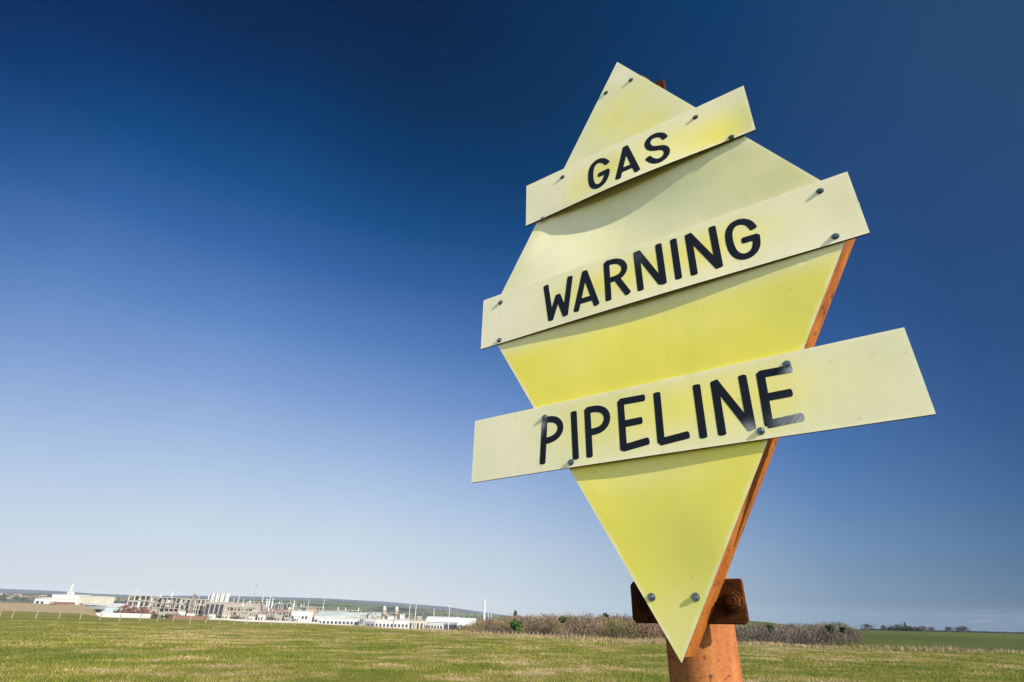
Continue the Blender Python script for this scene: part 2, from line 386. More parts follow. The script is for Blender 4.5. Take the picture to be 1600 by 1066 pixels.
# ------------------------------------------------------------ materials of the sign
def paint_material(name, base_rough=0.42):
    m, n, l, b = mat(name, base_rough, 0, 0.35)
    a = n.new('ShaderNodeAttribute'); a.attribute_name = 'tone'
    tcn = n.new('ShaderNodeTexCoord'); ob = tcn.outputs['Object']
    f1 = nnoise(n, l, ob, 9.0, 5, 0.6); f2 = nnoise(n, l, ob, 120.0, 3, 0.6); f3 = nnoise(n, l, ob, 34.0, 5, 0.65)
    v = nramp(n, l, f1, [(0.25, (0.90, 0.93, 0.90)), (0.75, (1.04, 1.03, 1.04))])
    c = nmix(n, l, 1.0, a.outputs['Color'], v, 'MULTIPLY')
    s = nramp(n, l, f3, [(0.27, (0.80, 0.80, 0.72)), (0.36, (1, 1, 1))])
    c = nmix(n, l, 0.35, c, nmix(n, l, 1.0, c, s, 'MULTIPLY'))
    vo = n.new('ShaderNodeTexVoronoi'); vo.inputs['Scale'].default_value = 17; l.new(ob, vo.inputs['Vector'])
    spk = nramp(n, l, vo.outputs['Distance'], [(0.035, (1, 1, 1)), (0.06, (0, 0, 0))])
    c = nmix(n, l, nmix(n, l, 1.0, spk, (0.22, 0.22, 0.22), 'MULTIPLY'), c, (0.20, 0.17, 0.10))
    vo2 = n.new('ShaderNodeTexVoronoi'); vo2.inputs['Scale'].default_value = 11; mp_ = n.new('ShaderNodeMapping'); mp_.inputs['Location'].default_value = (3.3, 1.7, 0); l.new(ob, mp_.inputs[0]); l.new(mp_.outputs[0], vo2.inputs['Vector'])
    c = nmix(n, l, nmix(n, l, 1.0, nramp(n, l, vo2.outputs['Distance'], [(0.03, (1, 1, 1)), (0.075, (0, 0, 0))]), (0.28, 0.28, 0.28), 'MULTIPLY'), c, (0.80, 0.76, 0.58))
    stv = n.new('ShaderNodeMapping'); stv.inputs['Scale'].default_value = (38, 2.2, 1); l.new(ob, stv.inputs[0])
    run = nramp(n, l, nnoise(n, l, stv.outputs[0], 1.0, 4, 0.6), [(0.55, (1, 1, 1)), (0.78, (0.955, 0.95, 0.93))])
    c = nmix(n, l, 1.0, c, run, 'MULTIPLY')
    l.new(c, b.inputs['Base Color'])
    r = nramp(n, l, f3, [(0.3, (base_rough - 0.06,) * 3), (0.7, (base_rough + 0.12,) * 3)]); l.new(r, b.inputs['Roughness'])
    nbump(n, l, b, f2, 0.05, 0.001)
    return m
def rust_material(name, bright, dark, scale=1.0, chips=0.35):
    m, n, l, b = mat(name, 0.9, 0, 0.08)
    ob = n.new('ShaderNodeTexCoord').outputs['Object']
    f1 = nnoise(n, l, ob, 7 * scale, 8, 0.7); f2 = nnoise(n, l, ob, 60 * scale, 6, 0.7); f3 = nnoise(n, l, ob, 260 * scale, 3, 0.6)
    mid = tuple((x + y) / 2 for x, y in zip(bright, dark))
    c = nramp(n, l, f1, [(0.32, mid), (0.5, bright), (0.72, tuple(min(1, x * 1.15) for x in bright))])
    d = nramp(n, l, f2, [(chips, (0, 0, 0)), (chips + 0.07, (1, 1, 1))])
    c = nmix(n, l, d, dark, c)
    sv = n.new('ShaderNodeMapping'); sv.inputs['Scale'].default_value = (30, 3, 30); l.new(ob, sv.inputs[0])
    c = nmix(n, l, 1.0, c, nramp(n, l, nnoise(n, l, sv.outputs[0], 1.0, 5, 0.6), [(0.35, (1.12, 1.22, 1.1)), (0.5, (1, 1, 1)), (0.68, (0.68, 0.60, 0.62))]), 'MULTIPLY')
    g = nramp(n, l, f3, [(0.3, (0.82, 0.8, 0.8)), (0.7, (1.12, 1.12, 1.12))]); c = nmix(n, l, 1.0, c, g, 'MULTIPLY')
    l.new(c, b.inputs['Base Color']); nbump(n, l, b, f2, 0.5, 0.0015)
    return m
M_PAINT = paint_material('weathered_yellow_paint')
M_BACK = plain('dull_sheet_metal', (0.16, 0.15, 0.12), 0.6)
M_EDGE = plain('shaded_sheet_edge', (0.035, 0.033, 0.028), 0.7)  # near black: shade of the boards' underside and gap put into the colour
M_POST = rust_material('orange_rusted_pipe', (0.25, 0.09, 0.032), (0.055, 0.02, 0.016), 1.0, 0.335)
M_FRAME = rust_material('orange_rusted_frame', (0.235, 0.075, 0.014), (0.07, 0.025, 0.012), 1.0, 0.36)
M_BRKT = rust_material('dark_brown_rusted_plate', (0.055, 0.017, 0.004), (0.012, 0.005, 0.004), 1.4, 0.38)
M_STEEL = plain('grey_bolt_steel', (0.13, 0.155, 0.15), 0.28, 0.4, 150, 0.9, 0.5)
M_WASH = plain('pale_washer', (0.36, 0.38, 0.32), 0.5, 0.2, 200, 0.2)
def letter_material():
    m, n, l, b = mat('faded_black_lettering', 0.6, 0, 0.12)
    a = n.new('ShaderNodeAttribute'); a.attribute_name = 'tone'
    ob = n.new('ShaderNodeTexCoord').outputs['Object']; f = nnoise(n, l, ob, 160, 5, 0.7)
    c = nmix(n, l, 1.0, a.outputs['Color'], nramp(n, l, f, [(0.3, (0.75, 0.75, 0.8)), (0.7, (1.25, 1.25, 1.25))]), 'MULTIPLY')
    l.new(c, b.inputs['Base Color']); return m
M_LET = letter_material()

# ------------------------------------------------------------ the sign
sign = bpy.data.objects.new('pipeline_warning_sign', None); scene.collection.objects.link(sign)
tag(sign, 'tall yellow diamond sign lettered GAS WARNING PIPELINE, bolted to a rusty orange pipe post', 'sign')
_sm = Matrix.Identity(4)
for i in range(3):
    for j in range(3): _sm[i][j] = SIGN_R[i][j]
    _sm[i][3] = SIGN_O[i]
sign.matrix_world = _sm
PA, PB = 0.3515 * S, 0.6146 * S
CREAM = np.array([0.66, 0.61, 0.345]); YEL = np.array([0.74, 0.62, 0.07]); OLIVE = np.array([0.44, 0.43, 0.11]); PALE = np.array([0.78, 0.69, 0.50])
def blob(x, y, cx, cy, sx, sy, rot=0.0):
    c, s = math.cos(rot), math.sin(rot); dx, dy = x - cx, y - cy
    u, v = (dx * c + dy * s) / sx, (-dx * s + dy * c) / sy
    return math.exp(-(u * u + v * v))
def U(px, py, z=0.0): return unproj(px, py, z)
# dents of the thin sheet under the boards (metres)
DENT = [(-0.045 * S, 0.175 * S, 0.14 * S, 0.095 * S, 0.0135 * S), (0.0, -0.035 * S, 0.16 * S, 0.10 * S, 0.004 * S), (-0.05 * S, -0.31 * S, 0.10 * S, 0.08 * S, 0.0015 * S)]
def panel_z(x, y):
    edge = max(0.0, 1 - abs(x) / PA - abs(y) / PB); w = min(1.0, edge / 0.18); w = w * w * (3 - 2 * w)
    return -w * sum(d * blob(x, y, cx, cy, sx, sy) for cx, cy, sx, sy, d in DENT)
PB_BLOBS = []          # (centre px, radii m, colour, weight)
def _pb(px, py, sx, sy, col, w, rot=0.0):
    c = U(px, py); PB_BLOBS.append((c[0], c[1], sx, sy, col, w, rot))
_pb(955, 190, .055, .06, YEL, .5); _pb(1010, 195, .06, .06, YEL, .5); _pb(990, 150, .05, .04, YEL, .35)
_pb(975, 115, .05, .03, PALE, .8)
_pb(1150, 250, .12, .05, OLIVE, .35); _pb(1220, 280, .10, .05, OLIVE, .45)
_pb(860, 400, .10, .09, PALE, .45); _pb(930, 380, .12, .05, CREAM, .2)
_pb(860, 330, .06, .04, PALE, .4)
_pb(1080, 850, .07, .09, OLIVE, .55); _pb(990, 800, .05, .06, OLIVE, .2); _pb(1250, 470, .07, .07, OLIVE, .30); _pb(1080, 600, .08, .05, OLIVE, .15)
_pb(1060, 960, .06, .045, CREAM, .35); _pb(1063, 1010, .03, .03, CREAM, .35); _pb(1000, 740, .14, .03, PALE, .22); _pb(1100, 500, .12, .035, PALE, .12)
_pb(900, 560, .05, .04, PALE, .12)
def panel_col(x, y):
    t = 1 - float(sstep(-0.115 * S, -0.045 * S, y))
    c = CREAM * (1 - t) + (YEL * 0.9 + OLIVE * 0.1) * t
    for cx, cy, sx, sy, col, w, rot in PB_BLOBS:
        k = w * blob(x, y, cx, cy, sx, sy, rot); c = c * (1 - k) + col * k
    e = 1 - abs(x) / PA - abs(y) / PB                # thin pale rim: light on the sheet's thickness, painted in unevenly
    k = max(0, 1 - e / 0.02) * (0.42 + 0.3 * math.sin(x * 71 + 2) * math.sin(x * 173 + y * 40)); return c * (1 - k) + PALE * k
def sheet(name, fn_xy, fn_z, fn_c, nu, nv, thick, parent, mats):
    vs, cs = [], []
    for side in (0, 1):
        for j in range(nv + 1):
            for i in range(nu + 1):
                x, y = fn_xy(i / nu, j / nv); vs.append((x, y, fn_z(x, y) - side * thick)); cs.append(fn_c(x, y))
    N = (nu + 1) * (nv + 1); fs, mi = [], []
    idx = lambda i, j, s: s * N + j * (nu + 1) + i
    for j in range(nv):
        for i in range(nu):
            fs.append((idx(i, j, 0), idx(i + 1, j, 0), idx(i + 1, j + 1, 0), idx(i, j + 1, 0))); mi.append(0)
            fs.append((idx(i, j, 1), idx(i, j + 1, 1), idx(i + 1, j + 1, 1), idx(i + 1, j, 1))); mi.append(1)
    for i in range(nu):
        fs.append((idx(i, 0, 1), idx(i + 1, 0, 1), idx(i + 1, 0, 0), idx(i, 0, 0))); mi.append(1)
        fs.append((idx(i, nv, 0), idx(i + 1, nv, 0), idx(i + 1, nv, 1), idx(i, nv, 1))); mi.append(0)
    for j in range(nv):
        fs.append((idx(0, j, 0), idx(0, j + 1, 0), idx(0, j + 1, 1), idx(0, j, 1))); mi.append(0)
        fs.append((idx(nu, j, 1), idx(nu, j + 1, 1), idx(nu, j + 1, 0), idx(nu, j, 0))); mi.append(0)
    o = mesh_obj(name, vs, fs, mats, parent, cols=np.array(cs))
    for p, k in zip(o.data.polygons, mi):
        p.material_index = k
    fm = nu * nv * 2
    sm = [q < fm for q in range(len(o.data.polygons))]; o.data.polygons.foreach_set('use_smooth', sm)
    # hard edges round the rim
    for e in o.data.edges: pass
    o.data.set_sharp_from_angle(angle=math.radians(40))
    return o
def rhomb(u, v):    # u,v in 0..1 along the two lower sides from the bottom tip
    return (u - v) * PA, (u + v - 1) * PB
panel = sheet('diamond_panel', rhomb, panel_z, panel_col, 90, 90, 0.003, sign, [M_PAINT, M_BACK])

def bolt(x, y, z, parent, big=1.0):
    b = MB(); k = random.uniform(0, 1)
    b.lathe((x, y, z), [(0.0062, 0.0), (0.0062, 0.0005), (0.0057, 0.0008)], 20)
    r = 0.0044
    vs = [(x + rr * math.cos(2*math.pi*q/6 + k), y + rr * math.sin(2*math.pi*q/6 + k), z + h) for rr, h in ((r*.96, .0006), (r, .0009), (r, .0026), (r*.85, .0031)) for q in range(6)]
    b.add(vs, [(j*6+q, j*6+(q+1)%6, (j+1)*6+(q+1)%6, (j+1)*6+q) for j in range(3) for q in range(6)] + [tuple(18+q for q in range(6))])
    b.cyl((x, y, z + 0.0031), (x, y, z + 0.0040), 0.0028, 0.0025, 12)
    return b.build('bolt', M_STEEL, parent)
for px, py in ((985, 124), (946, 144), (1017, 933), (1086, 933)):
    c = U(px, py, 0.003); bolt(c[0], c[1], panel_z(*c), panel, 1.0)

def name_board(label, cx, cy, hw, hh, gap, bulge, bcx, blobs, base, letters, sw, bolts, fades):
    """board: flat sheet that bows out a little at its lower edge; letters are 0.6 mm thick paint-like plates that follow it"""
    def bz(x, y):
        s = (x - cx) / hw; t = (y - cy) / hh
        e = max(0.0, 1 - ((s - bcx) / (1 + abs(bcx) * (1 if (s - bcx) * bcx < 0 else -1))) ** 2)
        return gap + bulge * e * e * ((1 - t) / 2) ** 1.3
    zz = gap + bulge * 0.35
    bl = [(*(U(px, py, zz)), sx, sy, col, w, rot) for px, py, sx, sy, col, w, rot in blobs]
    def bc(x, y):
        c = base.copy()
        for ax, ay, sx, sy, col, w, rot in bl:
            k = w * blob(x, y, ax, ay, sx, sy, rot); c = c * (1 - k) + col * k
        d = min(hw - abs(x - cx), hh - abs(y - cy)); k = max(0, 1 - d / 0.003) * (0.45 + 0.35 * math.sin(x * 61 + y * 90) * math.sin(x * 149))
        return c * (1 - k) + PALE * k
    o = sheet('name_board', lambda u, v: (cx + (2 * u - 1) * hw, cy + (2 * v - 1) * hh), bz, bc, 90, 16, 0.0042, sign, [M_PAINT, M_EDGE])
    o['label'] = label
    def to_plane(px, py):                          # intersect with the bowed surface
        c = U(px, py, zz)
        for _ in range(4): c = U(px, py, bz(*c))
        return c
    fd = [(*to_plane(px, py), r, k) for px, py, r, k in fades]
    for L in letters:
        vs, cs, fs = [], [], []
        for st in L:
            pts = [np.array(to_plane(*p)) for p in st]
            # densify
            q = [pts[0]]
            for a, b2 in zip(pts[:-1], pts[1:]):
                m = max(1, int(np.linalg.norm(b2 - a) / 0.004))
                for k in range(1, m + 1): q.append(a + (b2 - a) * k / m)
            q = np.array(q); n = len(q)
            if len(st) > 3:                        # smooth curved strokes
                for _ in range(6):
                    q[1:-1] = 0.5 * q[1:-1] + 0.25 * (q[:-2] + q[2:])
            tang = np.gradient(q, axis=0); tang /= np.linalg.norm(tang, axis=1)[:, None]
            nrm = np.stack([-tang[:, 1], tang[:, 0]], -1)
            # rounded ends: extra cross-sections
            secs = []
            r = sw * 0.55
            for k in range(4):
                th = k / 4 * math.pi / 2; secs.append((q[0] - tang[0] * r * (1 - math.sin(th)), nrm[0], sw - r + r * math.sin(math.acos(1 - math.sin(th)))))
            for k in range(n): secs.append((q[k], nrm[k], sw))
            for k in range(3, -1, -1):
                th = k / 4 * math.pi / 2; secs.append((q[-1] + tang[-1] * r * (1 - math.sin(th)), nrm[-1], sw - r + r * math.sin(math.acos(1 - math.sin(th)))))
            b0 = len(vs); lay = 0.00022 + 0.00003 * L.index(st)
            M = 4
            for c, nn, w in secs:
                for a in np.linspace(-1, 1, M + 1):
                    p = c + nn * w * a; vs.append((p[0], p[1], bz(p[0], p[1]) + lay))
                    k = max([f * math.exp(-((p[0]-fx)**2 + (p[1]-fy)**2) / (fr_ * fr_)) for fx, fy, fr_, f in fd] + [0])
                    k *= 0.75 + 0.25 * math.sin(p[0] * 900) * math.sin(p[1] * 700)
                    cs.append(np.array([0.007, 0.009, 0.014]) * (1 - k) + np.array([0.34, 0.36, 0.37]) * k)
            for i in range(len(secs) - 1):
                for j in range(M):
                    a0 = b0 + i * (M + 1) + j; fs.append((a0, a0 + 1, a0 + M + 2, a0 + M + 1))
            # thin side walls down to the board
            ring = [b0 + i * (M + 1) for i in range(len(secs))] + [b0 + (len(secs) - 1) * (M + 1) + j for j in range(1, M + 1)] \
                 + [b0 + i * (M + 1) + M for i in range(len(secs) - 2, -1, -1)] + [b0 + j for j in range(M - 1, 0, -1)]
            b1 = len(vs)
            for i in ring: x, y, z = vs[i]; vs.append((x, y, bz(x, y) + 0.00004)); cs.append(cs[i])
            K = len(ring)
            for i in range(K): fs.append((ring[i], b1 + i, b1 + (i + 1) % K, ring[(i + 1) % K]))
        lo = mesh_obj('letter', vs, fs, M_LET, o, cols=np.array(cs))
        import bmesh
        bm = bmesh.new(); bm.from_mesh(lo.data); bmesh.ops.recalc_face_normals(bm, faces=bm.faces)
        up = [f for f in bm.faces if abs(f.normal.z) > 0.9 and f.normal.z < 0]
        if up: bmesh.ops.reverse_faces(bm, faces=up)
        bm.to_mesh(lo.data); bm.free()
    for px, py in bolts:
        c = to_plane(px, py); c = U(px, py, bz(*c) + 0.003); bolt(c[0], c[1], bz(*c), o, 1.0)
    return o
def P(ox, oy, sc, *pts): return [(ox + x / sc, oy + y / sc) for x, y in pts]
s1 = 5.33
gas = [
 [P(800, 180, s1, (792,398),(775,382),(752,374),(728,376),(700,388),(675,415),(659,450),(655,490),(656,540),(662,572),(678,596),(700,602),(728,592),(757,568),(776,538),(788,505),(792,462)), P(800,180,s1,(796,464),(728,498))],
 [P(800,180,s1,(883,525),(945,268)), P(800,180,s1,(945,268),(1043,460)), P(800,180,s1,(908,462),(1010,418))],
 [P(800,180,s1,(1272,188),(1262,168),(1240,160),(1215,160),(1180,170),(1150,190),(1128,215),(1120,245),(1130,268),(1155,282),(1190,282),(1225,270),(1255,266),(1280,272),(1296,292),(1294,320),(1275,350),(1245,374),(1210,388),(1178,388),(1150,375),(1134,358))]]
warn = [
 [P(740,370,s1,(603,415),(643,688)), P(740,370,s1,(643,688),(703,492)), P(740,370,s1,(703,492),(764,648)), P(740,370,s1,(764,648),(803,340))],
 [P(740,370,s1,(856,614),(925,295)), P(740,370,s1,(925,295),(1024,560)), P(740,370,s1,(886,540),(998,505))],
 [P(740,370,s1,(1105,222),(1124,522)), P(740,370,s1,(1108,222),(1160,205),(1205,200),(1240,212),(1260,240),(1262,272),(1245,308),(1215,335),(1170,352),(1122,366)), P(740,370,s1,(1190,345),(1285,468))],
 [P(740,370,s1,(1355,135),(1392,438)), [(996,395),(1033,441)], P(1000,320,s1,(153,338),(196,650))],
 [P(1000,320,s1,(277,297),(322,608))],
 [P(1000,320,s1,(400,256),(452,574)), P(1000,320,s1,(405,256),(655,512)), P(1000,320,s1,(600,193),(661,512))],
 [P(1000,320,s1,(942,192),(925,165),(900,146),(865,137),(825,140),(785,155),(755,180),(738,215),(735,255),(744,310),(760,365),(785,410),(820,434),(858,440),(900,430),(940,405),(968,370),(976,330),(965,262)), P(1000,320,s1,(968,266),(862,298))]]
pipe = [
 [P(730,600,s1,(645,305),(628,655)), P(730,600,s1,(648,302),(690,290),(728,290),(760,305),(780,335),(783,372),(770,410),(742,445),(700,465),(640,478))],
 [P(730,600,s1,(887,242),(905,615))],
 [P(730,600,s1,(1000,218),(1020,598)), P(730,600,s1,(1002,220),(1060,205),(1105,202),(1145,218),(1168,250),(1172,292),(1158,340),(1128,375),(1085,392),(1018,404))],
 [P(730,600,s1,(1277,150),(1303,540)), P(730,600,s1,(1280,150),(1466,116)), P(730,600,s1,(1295,335),(1445,305)), P(730,600,s1,(1305,534),(1502,476))],
 [P(1000,540,s1,(140,405),(176,800)), P(1000,540,s1,(176,802),(396,745))],
 [P(1000,540,s1,(470,340),(528,756))],
 [P(1000,540,s1,(618,310),(684,732)), P(1000,540,s1,(622,308),(925,688)), P(1000,540,s1,(852,262),(930,685))],
 [P(1000,540,s1,(1002,238),(1074,655)), P(1000,540,s1,(1005,240),(1250,195)), P(1000,540,s1,(1062,430),(1250,394)), P(1000,540,s1,(1075,655),(1345,596))]]
name_board('board lettered GAS', -0.00282*S, 0.28463*S, 0.24557*S, 0.06004*S, 0.0060, 0.0085, 0.0,
 [(1040,225,.13,.05,YEL,.45,0), (1120,210,.075,.045,YEL,.75,.0), (1135,200,.04,.04,YEL,.35,0), (900,300,.05,.05,YEL,.5,0), (945,265,.055,.04,OLIVE*0.45+YEL*0.55,.8,0), (1170,180,.04,.06,OLIVE,.35,0), (855,325,.06,.06,PALE,.5,0), (1000,285,.20,.012,PALE,.6,0)],  # last blob paints the brighter light on the bowed lower edge
 CREAM*0.62+PALE*0.38, gas, 0.0072, [(1086,182),(1142,213),(878,276),(847,341)], [])
name_board('board lettered WARNING', -0.00415*S, 0.00205*S, 0.35439*S, 0.06094*S, 0.0045, 0.0045, 0.0,
 [(950,440,.12,.042,YEL,.72,0), (1110,385,.16,.042,YEL,.78,0), (900,450,.06,.04,OLIVE*0.5+YEL*0.5,.25,0), (1250,340,.10,.07,PALE,.4,0), (1330,310,.05,.07,OLIVE,.18,0), (780,505,.05,.07,PALE,.5,0)],
 CREAM*0.55+PALE*0.45, warn, 0.0068, [(1281,297),(1305,368),(781,472),(779,531)], [(995,400,.02,.12)])
name_board('board lettered PIPELINE', -0.00621*S, -0.27879*S, 0.35603*S, 0.06063*S, 0.0050, 0.0035, -0.2,
 [(1060,635,.19,.055,YEL,.80,0), (920,660,.07,.06,OLIVE*0.4+YEL*0.6,.4,0), (1200,620,.06,.06,YEL,.4,0), (790,700,.06,.09,PALE,.45,0), (1400,590,.08,.08,CREAM,.3,0)],
 CREAM*0.72+PALE*0.28, pipe, 0.0066, [(1229,568),(1188,673),(850,652),(891,722)],
 [(1241,577,.013,1.2), (1252,655,.022,.95), (1226,659,.016,.6), (1172,670,.011,.75), (845,664,.010,.9), (843,676,.007,.6)])

def ring_strip(y_in, z0, z1, inset, th, name, m):
    """diamond ring of flat bar on edge: outer rhombus inset from the panel rim"""
    b = MB(); k = 1 - inset / (PA * math.sin(math.atan2(PB, PA))); k2 = 1 - (inset + th) / (PA * math.sin(math.atan2(PB, PA)))
    for (sx, sy) in ((1, 1), (1, -1), (-1, -1), (-1, 1)):
        p0, p1 = (sx * PA, 0), (0, sy * PB)
        quad = [(p0[0]*k, p0[1]*k), (p1[0]*k, p1[1]*k), (p1[0]*k2, p1[1]*k2), (p0[0]*k2, p0[1]*k2)]
        if sx * sy < 0: quad = quad[::-1]
        b.prism(quad, z0, z1)
    return b
FD = 0.064
fr_b = ring_strip(0, -FD, -0.006, 0.003, 0.006, 'frame', M_FRAME)
fr2 = ring_strip(0, -0.0115, -0.0055, 0.0095, 0.034, 'frame', M_FRAME); fr_b.add(fr2.v, fr2.f)
frame = fr_b.build('frame', M_FRAME, sign)
_bv = frame.modifiers.new('bevel', 'BEVEL'); _bv.width = 0.0012; _bv.segments = 2

PR = 0.0505 * S; PX = -0.0075 * S; PZ = -FD - 0.0105 - PR
PTOP = 0.645 * S
zl = (SIGN_R[2] @ np.array([PX, 0, PZ])) + SIGN_O[2]
PBOT = -(zl + 0.4) / SIGN_R[2][1]
pm = MB(); n = 48; prof = [(PR, PBOT), (PR, -1.0), (PR, -0.6), (PR, -0.2), (PR, 0.2), (PR, PTOP - 0.012), (PR * 0.995, PTOP - 0.006), (PR * 0.9, PTOP + 0.002), (PR * 0.5, PTOP + 0.01), (0.004, PTOP + 0.012)]
vs = [(PX + r * math.cos(2*math.pi*k/n), h, PZ + r * math.sin(2*math.pi*k/n)) for r, h in prof for k in range(n)]
fs = [(j*n+k, (j+1)*n+k, (j+1)*n+(k+1)%n, j*n+(k+1)%n) for j in range(len(prof)-1) for k in range(n)]
post = mesh_obj('post', vs, fs, M_POST, sign, smooth=True)

def bracket(x0, x1, y0, y1, bolts, slant=0.0):
    z1 = -FD - 0.0008; z0 = z1 - 0.009; c = 0.006
    b = MB(); b.prism([(x0, y0 + c), (x0 + c, y0), (x1 - c, y0), (x1, y0 + c), (x1 - 0.001, y1 - c * .5), (x1 - c * .5, y1), (x0 + c, y1), (x0, y1 - c)], z0, z1)
    o = b.build('mounting_plate', M_BRKT, sign); m = o.modifiers.new('bevel', 'BEVEL'); m.width = 0.0015; m.segments = 2
    for bx, by in bolts:
        q = MB(); r = 0.0125
        q.lathe((bx, by, z1), [(0.0150, 0), (0.0150, 0.002), (0.0142, 0.0026)], 24)
        vs = [(bx + rr * math.cos(math.pi*k/3 + .4), by + rr * math.sin(math.pi*k/3 + .4), z1 + h) for rr, h in ((r*.97, .0024), (r, .0036), (r, .010), (r*.86, .0118)) for k in range(6)]
        q.add(vs, [(j*6+k, j*6+(k+1)%6, (j+1)*6+(k+1)%6, (j+1)*6+k) for j in range(3) for k in range(6)] + [tuple(18+k for k in range(6))])
        q.cyl((bx, by, z1 + .0115), (bx, by, z1 + .0165), .0070, .0066, 14); q.build('bolt', M_BRKT, o)
        q = MB(); q.cyl((bx, by, z0 + 0.0001), (bx, by, z0 - 0.016), 0.0065, 0.0065, 12); q.build('clamp_rod', M_BRKT, o)
    # strap that closes the clamp behind the post
    ym = (y0 + y1) / 2; hh = (y1 - y0) * 0.36; st = MB(); pts = []
    for k in range(25):
        t = math.pi + math.pi * k / 24; pts.append((PX + math.cos(t), PZ + math.sin(t)))
    vs, fs = [], []
    path = [(bolts[0][0] - 2 * (bolts[0][0] - PX) - 0.012, PZ - 0.0005, 1)] if False else []
    inner = [(PX + (PR + .0008) * math.cos(math.pi + math.pi*k/24), PZ + (PR + .0008) * math.sin(math.pi + math.pi*k/24)) for k in range(25)]
    outer = [(PX + (PR + .0068) * math.cos(math.pi + math.pi*k/24), PZ + (PR + .0068) * math.sin(math.pi + math.pi*k/24)) for k in range(25)]
    L = PX - (PR + .014); Rr = PX + (PR + .014)
    inner = [(L, PZ)] + inner + [(Rr, PZ)]; outer = [(L, PZ - .006)] + [p if 0 < i < 24 else (p[0], PZ - .006) for i, p in enumerate(outer)] + [(Rr, PZ - .006)]
    m = len(inner)
    for (a, bz_) in inner: vs += [(a, ym - hh, bz_), (a, ym + hh, bz_)]
    for (a, bz_) in outer: vs += [(a, ym - hh, bz_), (a, ym + hh, bz_)]
    for i in range(m - 1):
        fs += [(2*i, 2*i+1, 2*i+3, 2*i+2), (2*m+2*i, 2*m+2*i+2, 2*m+2*i+3, 2*m+2*i+1), (2*i, 2*i+2, 2*m+2*i+2, 2*m+2*i), (2*i+1, 2*m+2*i+1, 2*m+2*i+3, 2*i+3)]
    fs += [(0, 2*m, 2*m+1, 1), (2*m-2, 2*m-1, 4*m-1, 4*m-2)]
    s = mesh_obj('clamp_strap', vs, fs, M_BRKT, o)
    return o
bracket(-0.0885*S, 0.0785*S, -0.568*S, -0.5105*S, [(0.0634*S, -0.5397*S), (-0.0734*S, -0.5397*S)])
bracket(-0.030*S, 0.086*S, 0.5030*S, 0.5600*S, [(0.0640*S, 0.531*S)])
#BACKGROUND#
# ------------------------------------------------------------ the gas terminal, the town and the woods
def hit(px, py, r0=60.0, r1=3900.0):             # where a sight line meets the terrain
    d = ray(px, py); t = np.geomspace(r0, r1, 1200); X, Y, Z = CAM[0] + d[0] * t, CAM[1] + d[1] * t, CAM[2] + d[2] * t
    T = terrain(X, Y); k = np.nonzero(Z <= T)[0]; k = k[0] if len(k) else len(t) - 1
    return np.array([X[k], Y[k], T[k]])
W_WHITE = plain('white_cladding', (0.37, 0.37, 0.355), 0.6, 0.1, 0.2)
W_CREAM = plain('cream_cladding', (0.33, 0.30, 0.24), 0.7, 0.12, 0.2)
W_PINK = plain('pinkish_beige_cladding', (0.245, 0.21, 0.18), 0.7, 0.16, 0.15)
W_GREY = plain('grey_cladding', (0.17, 0.17, 0.175), 0.6, 0.15, 0.2)
W_DARK = plain('dark_opening', (0.035, 0.035, 0.045), 0.5, 0.2, 0.4)
W_RED = plain('red_brown_brick', (0.16, 0.085, 0.06), 0.85, 0.2, 0.4)
W_TILE = plain('brown_tiled_roof', (0.20, 0.12, 0.09), 0.8, 0.2, 0.6)
W_STEEL = plain('galvanised_pipework', (0.25, 0.24, 0.215), 0.5, 0.2, 0.5)
W_SLATE = plain('pale_green_roof_sheet', (0.30, 0.34, 0.30), 0.5, 0.1, 0.2)
W_WOOD = plain('weathered_fence_wood', (0.20, 0.165, 0.12), 0.85, 0.25, 2.0)
W_WIRE = plain('fence_wire', (0.20, 0.19, 0.18), 0.6, 0.1, 2.0)

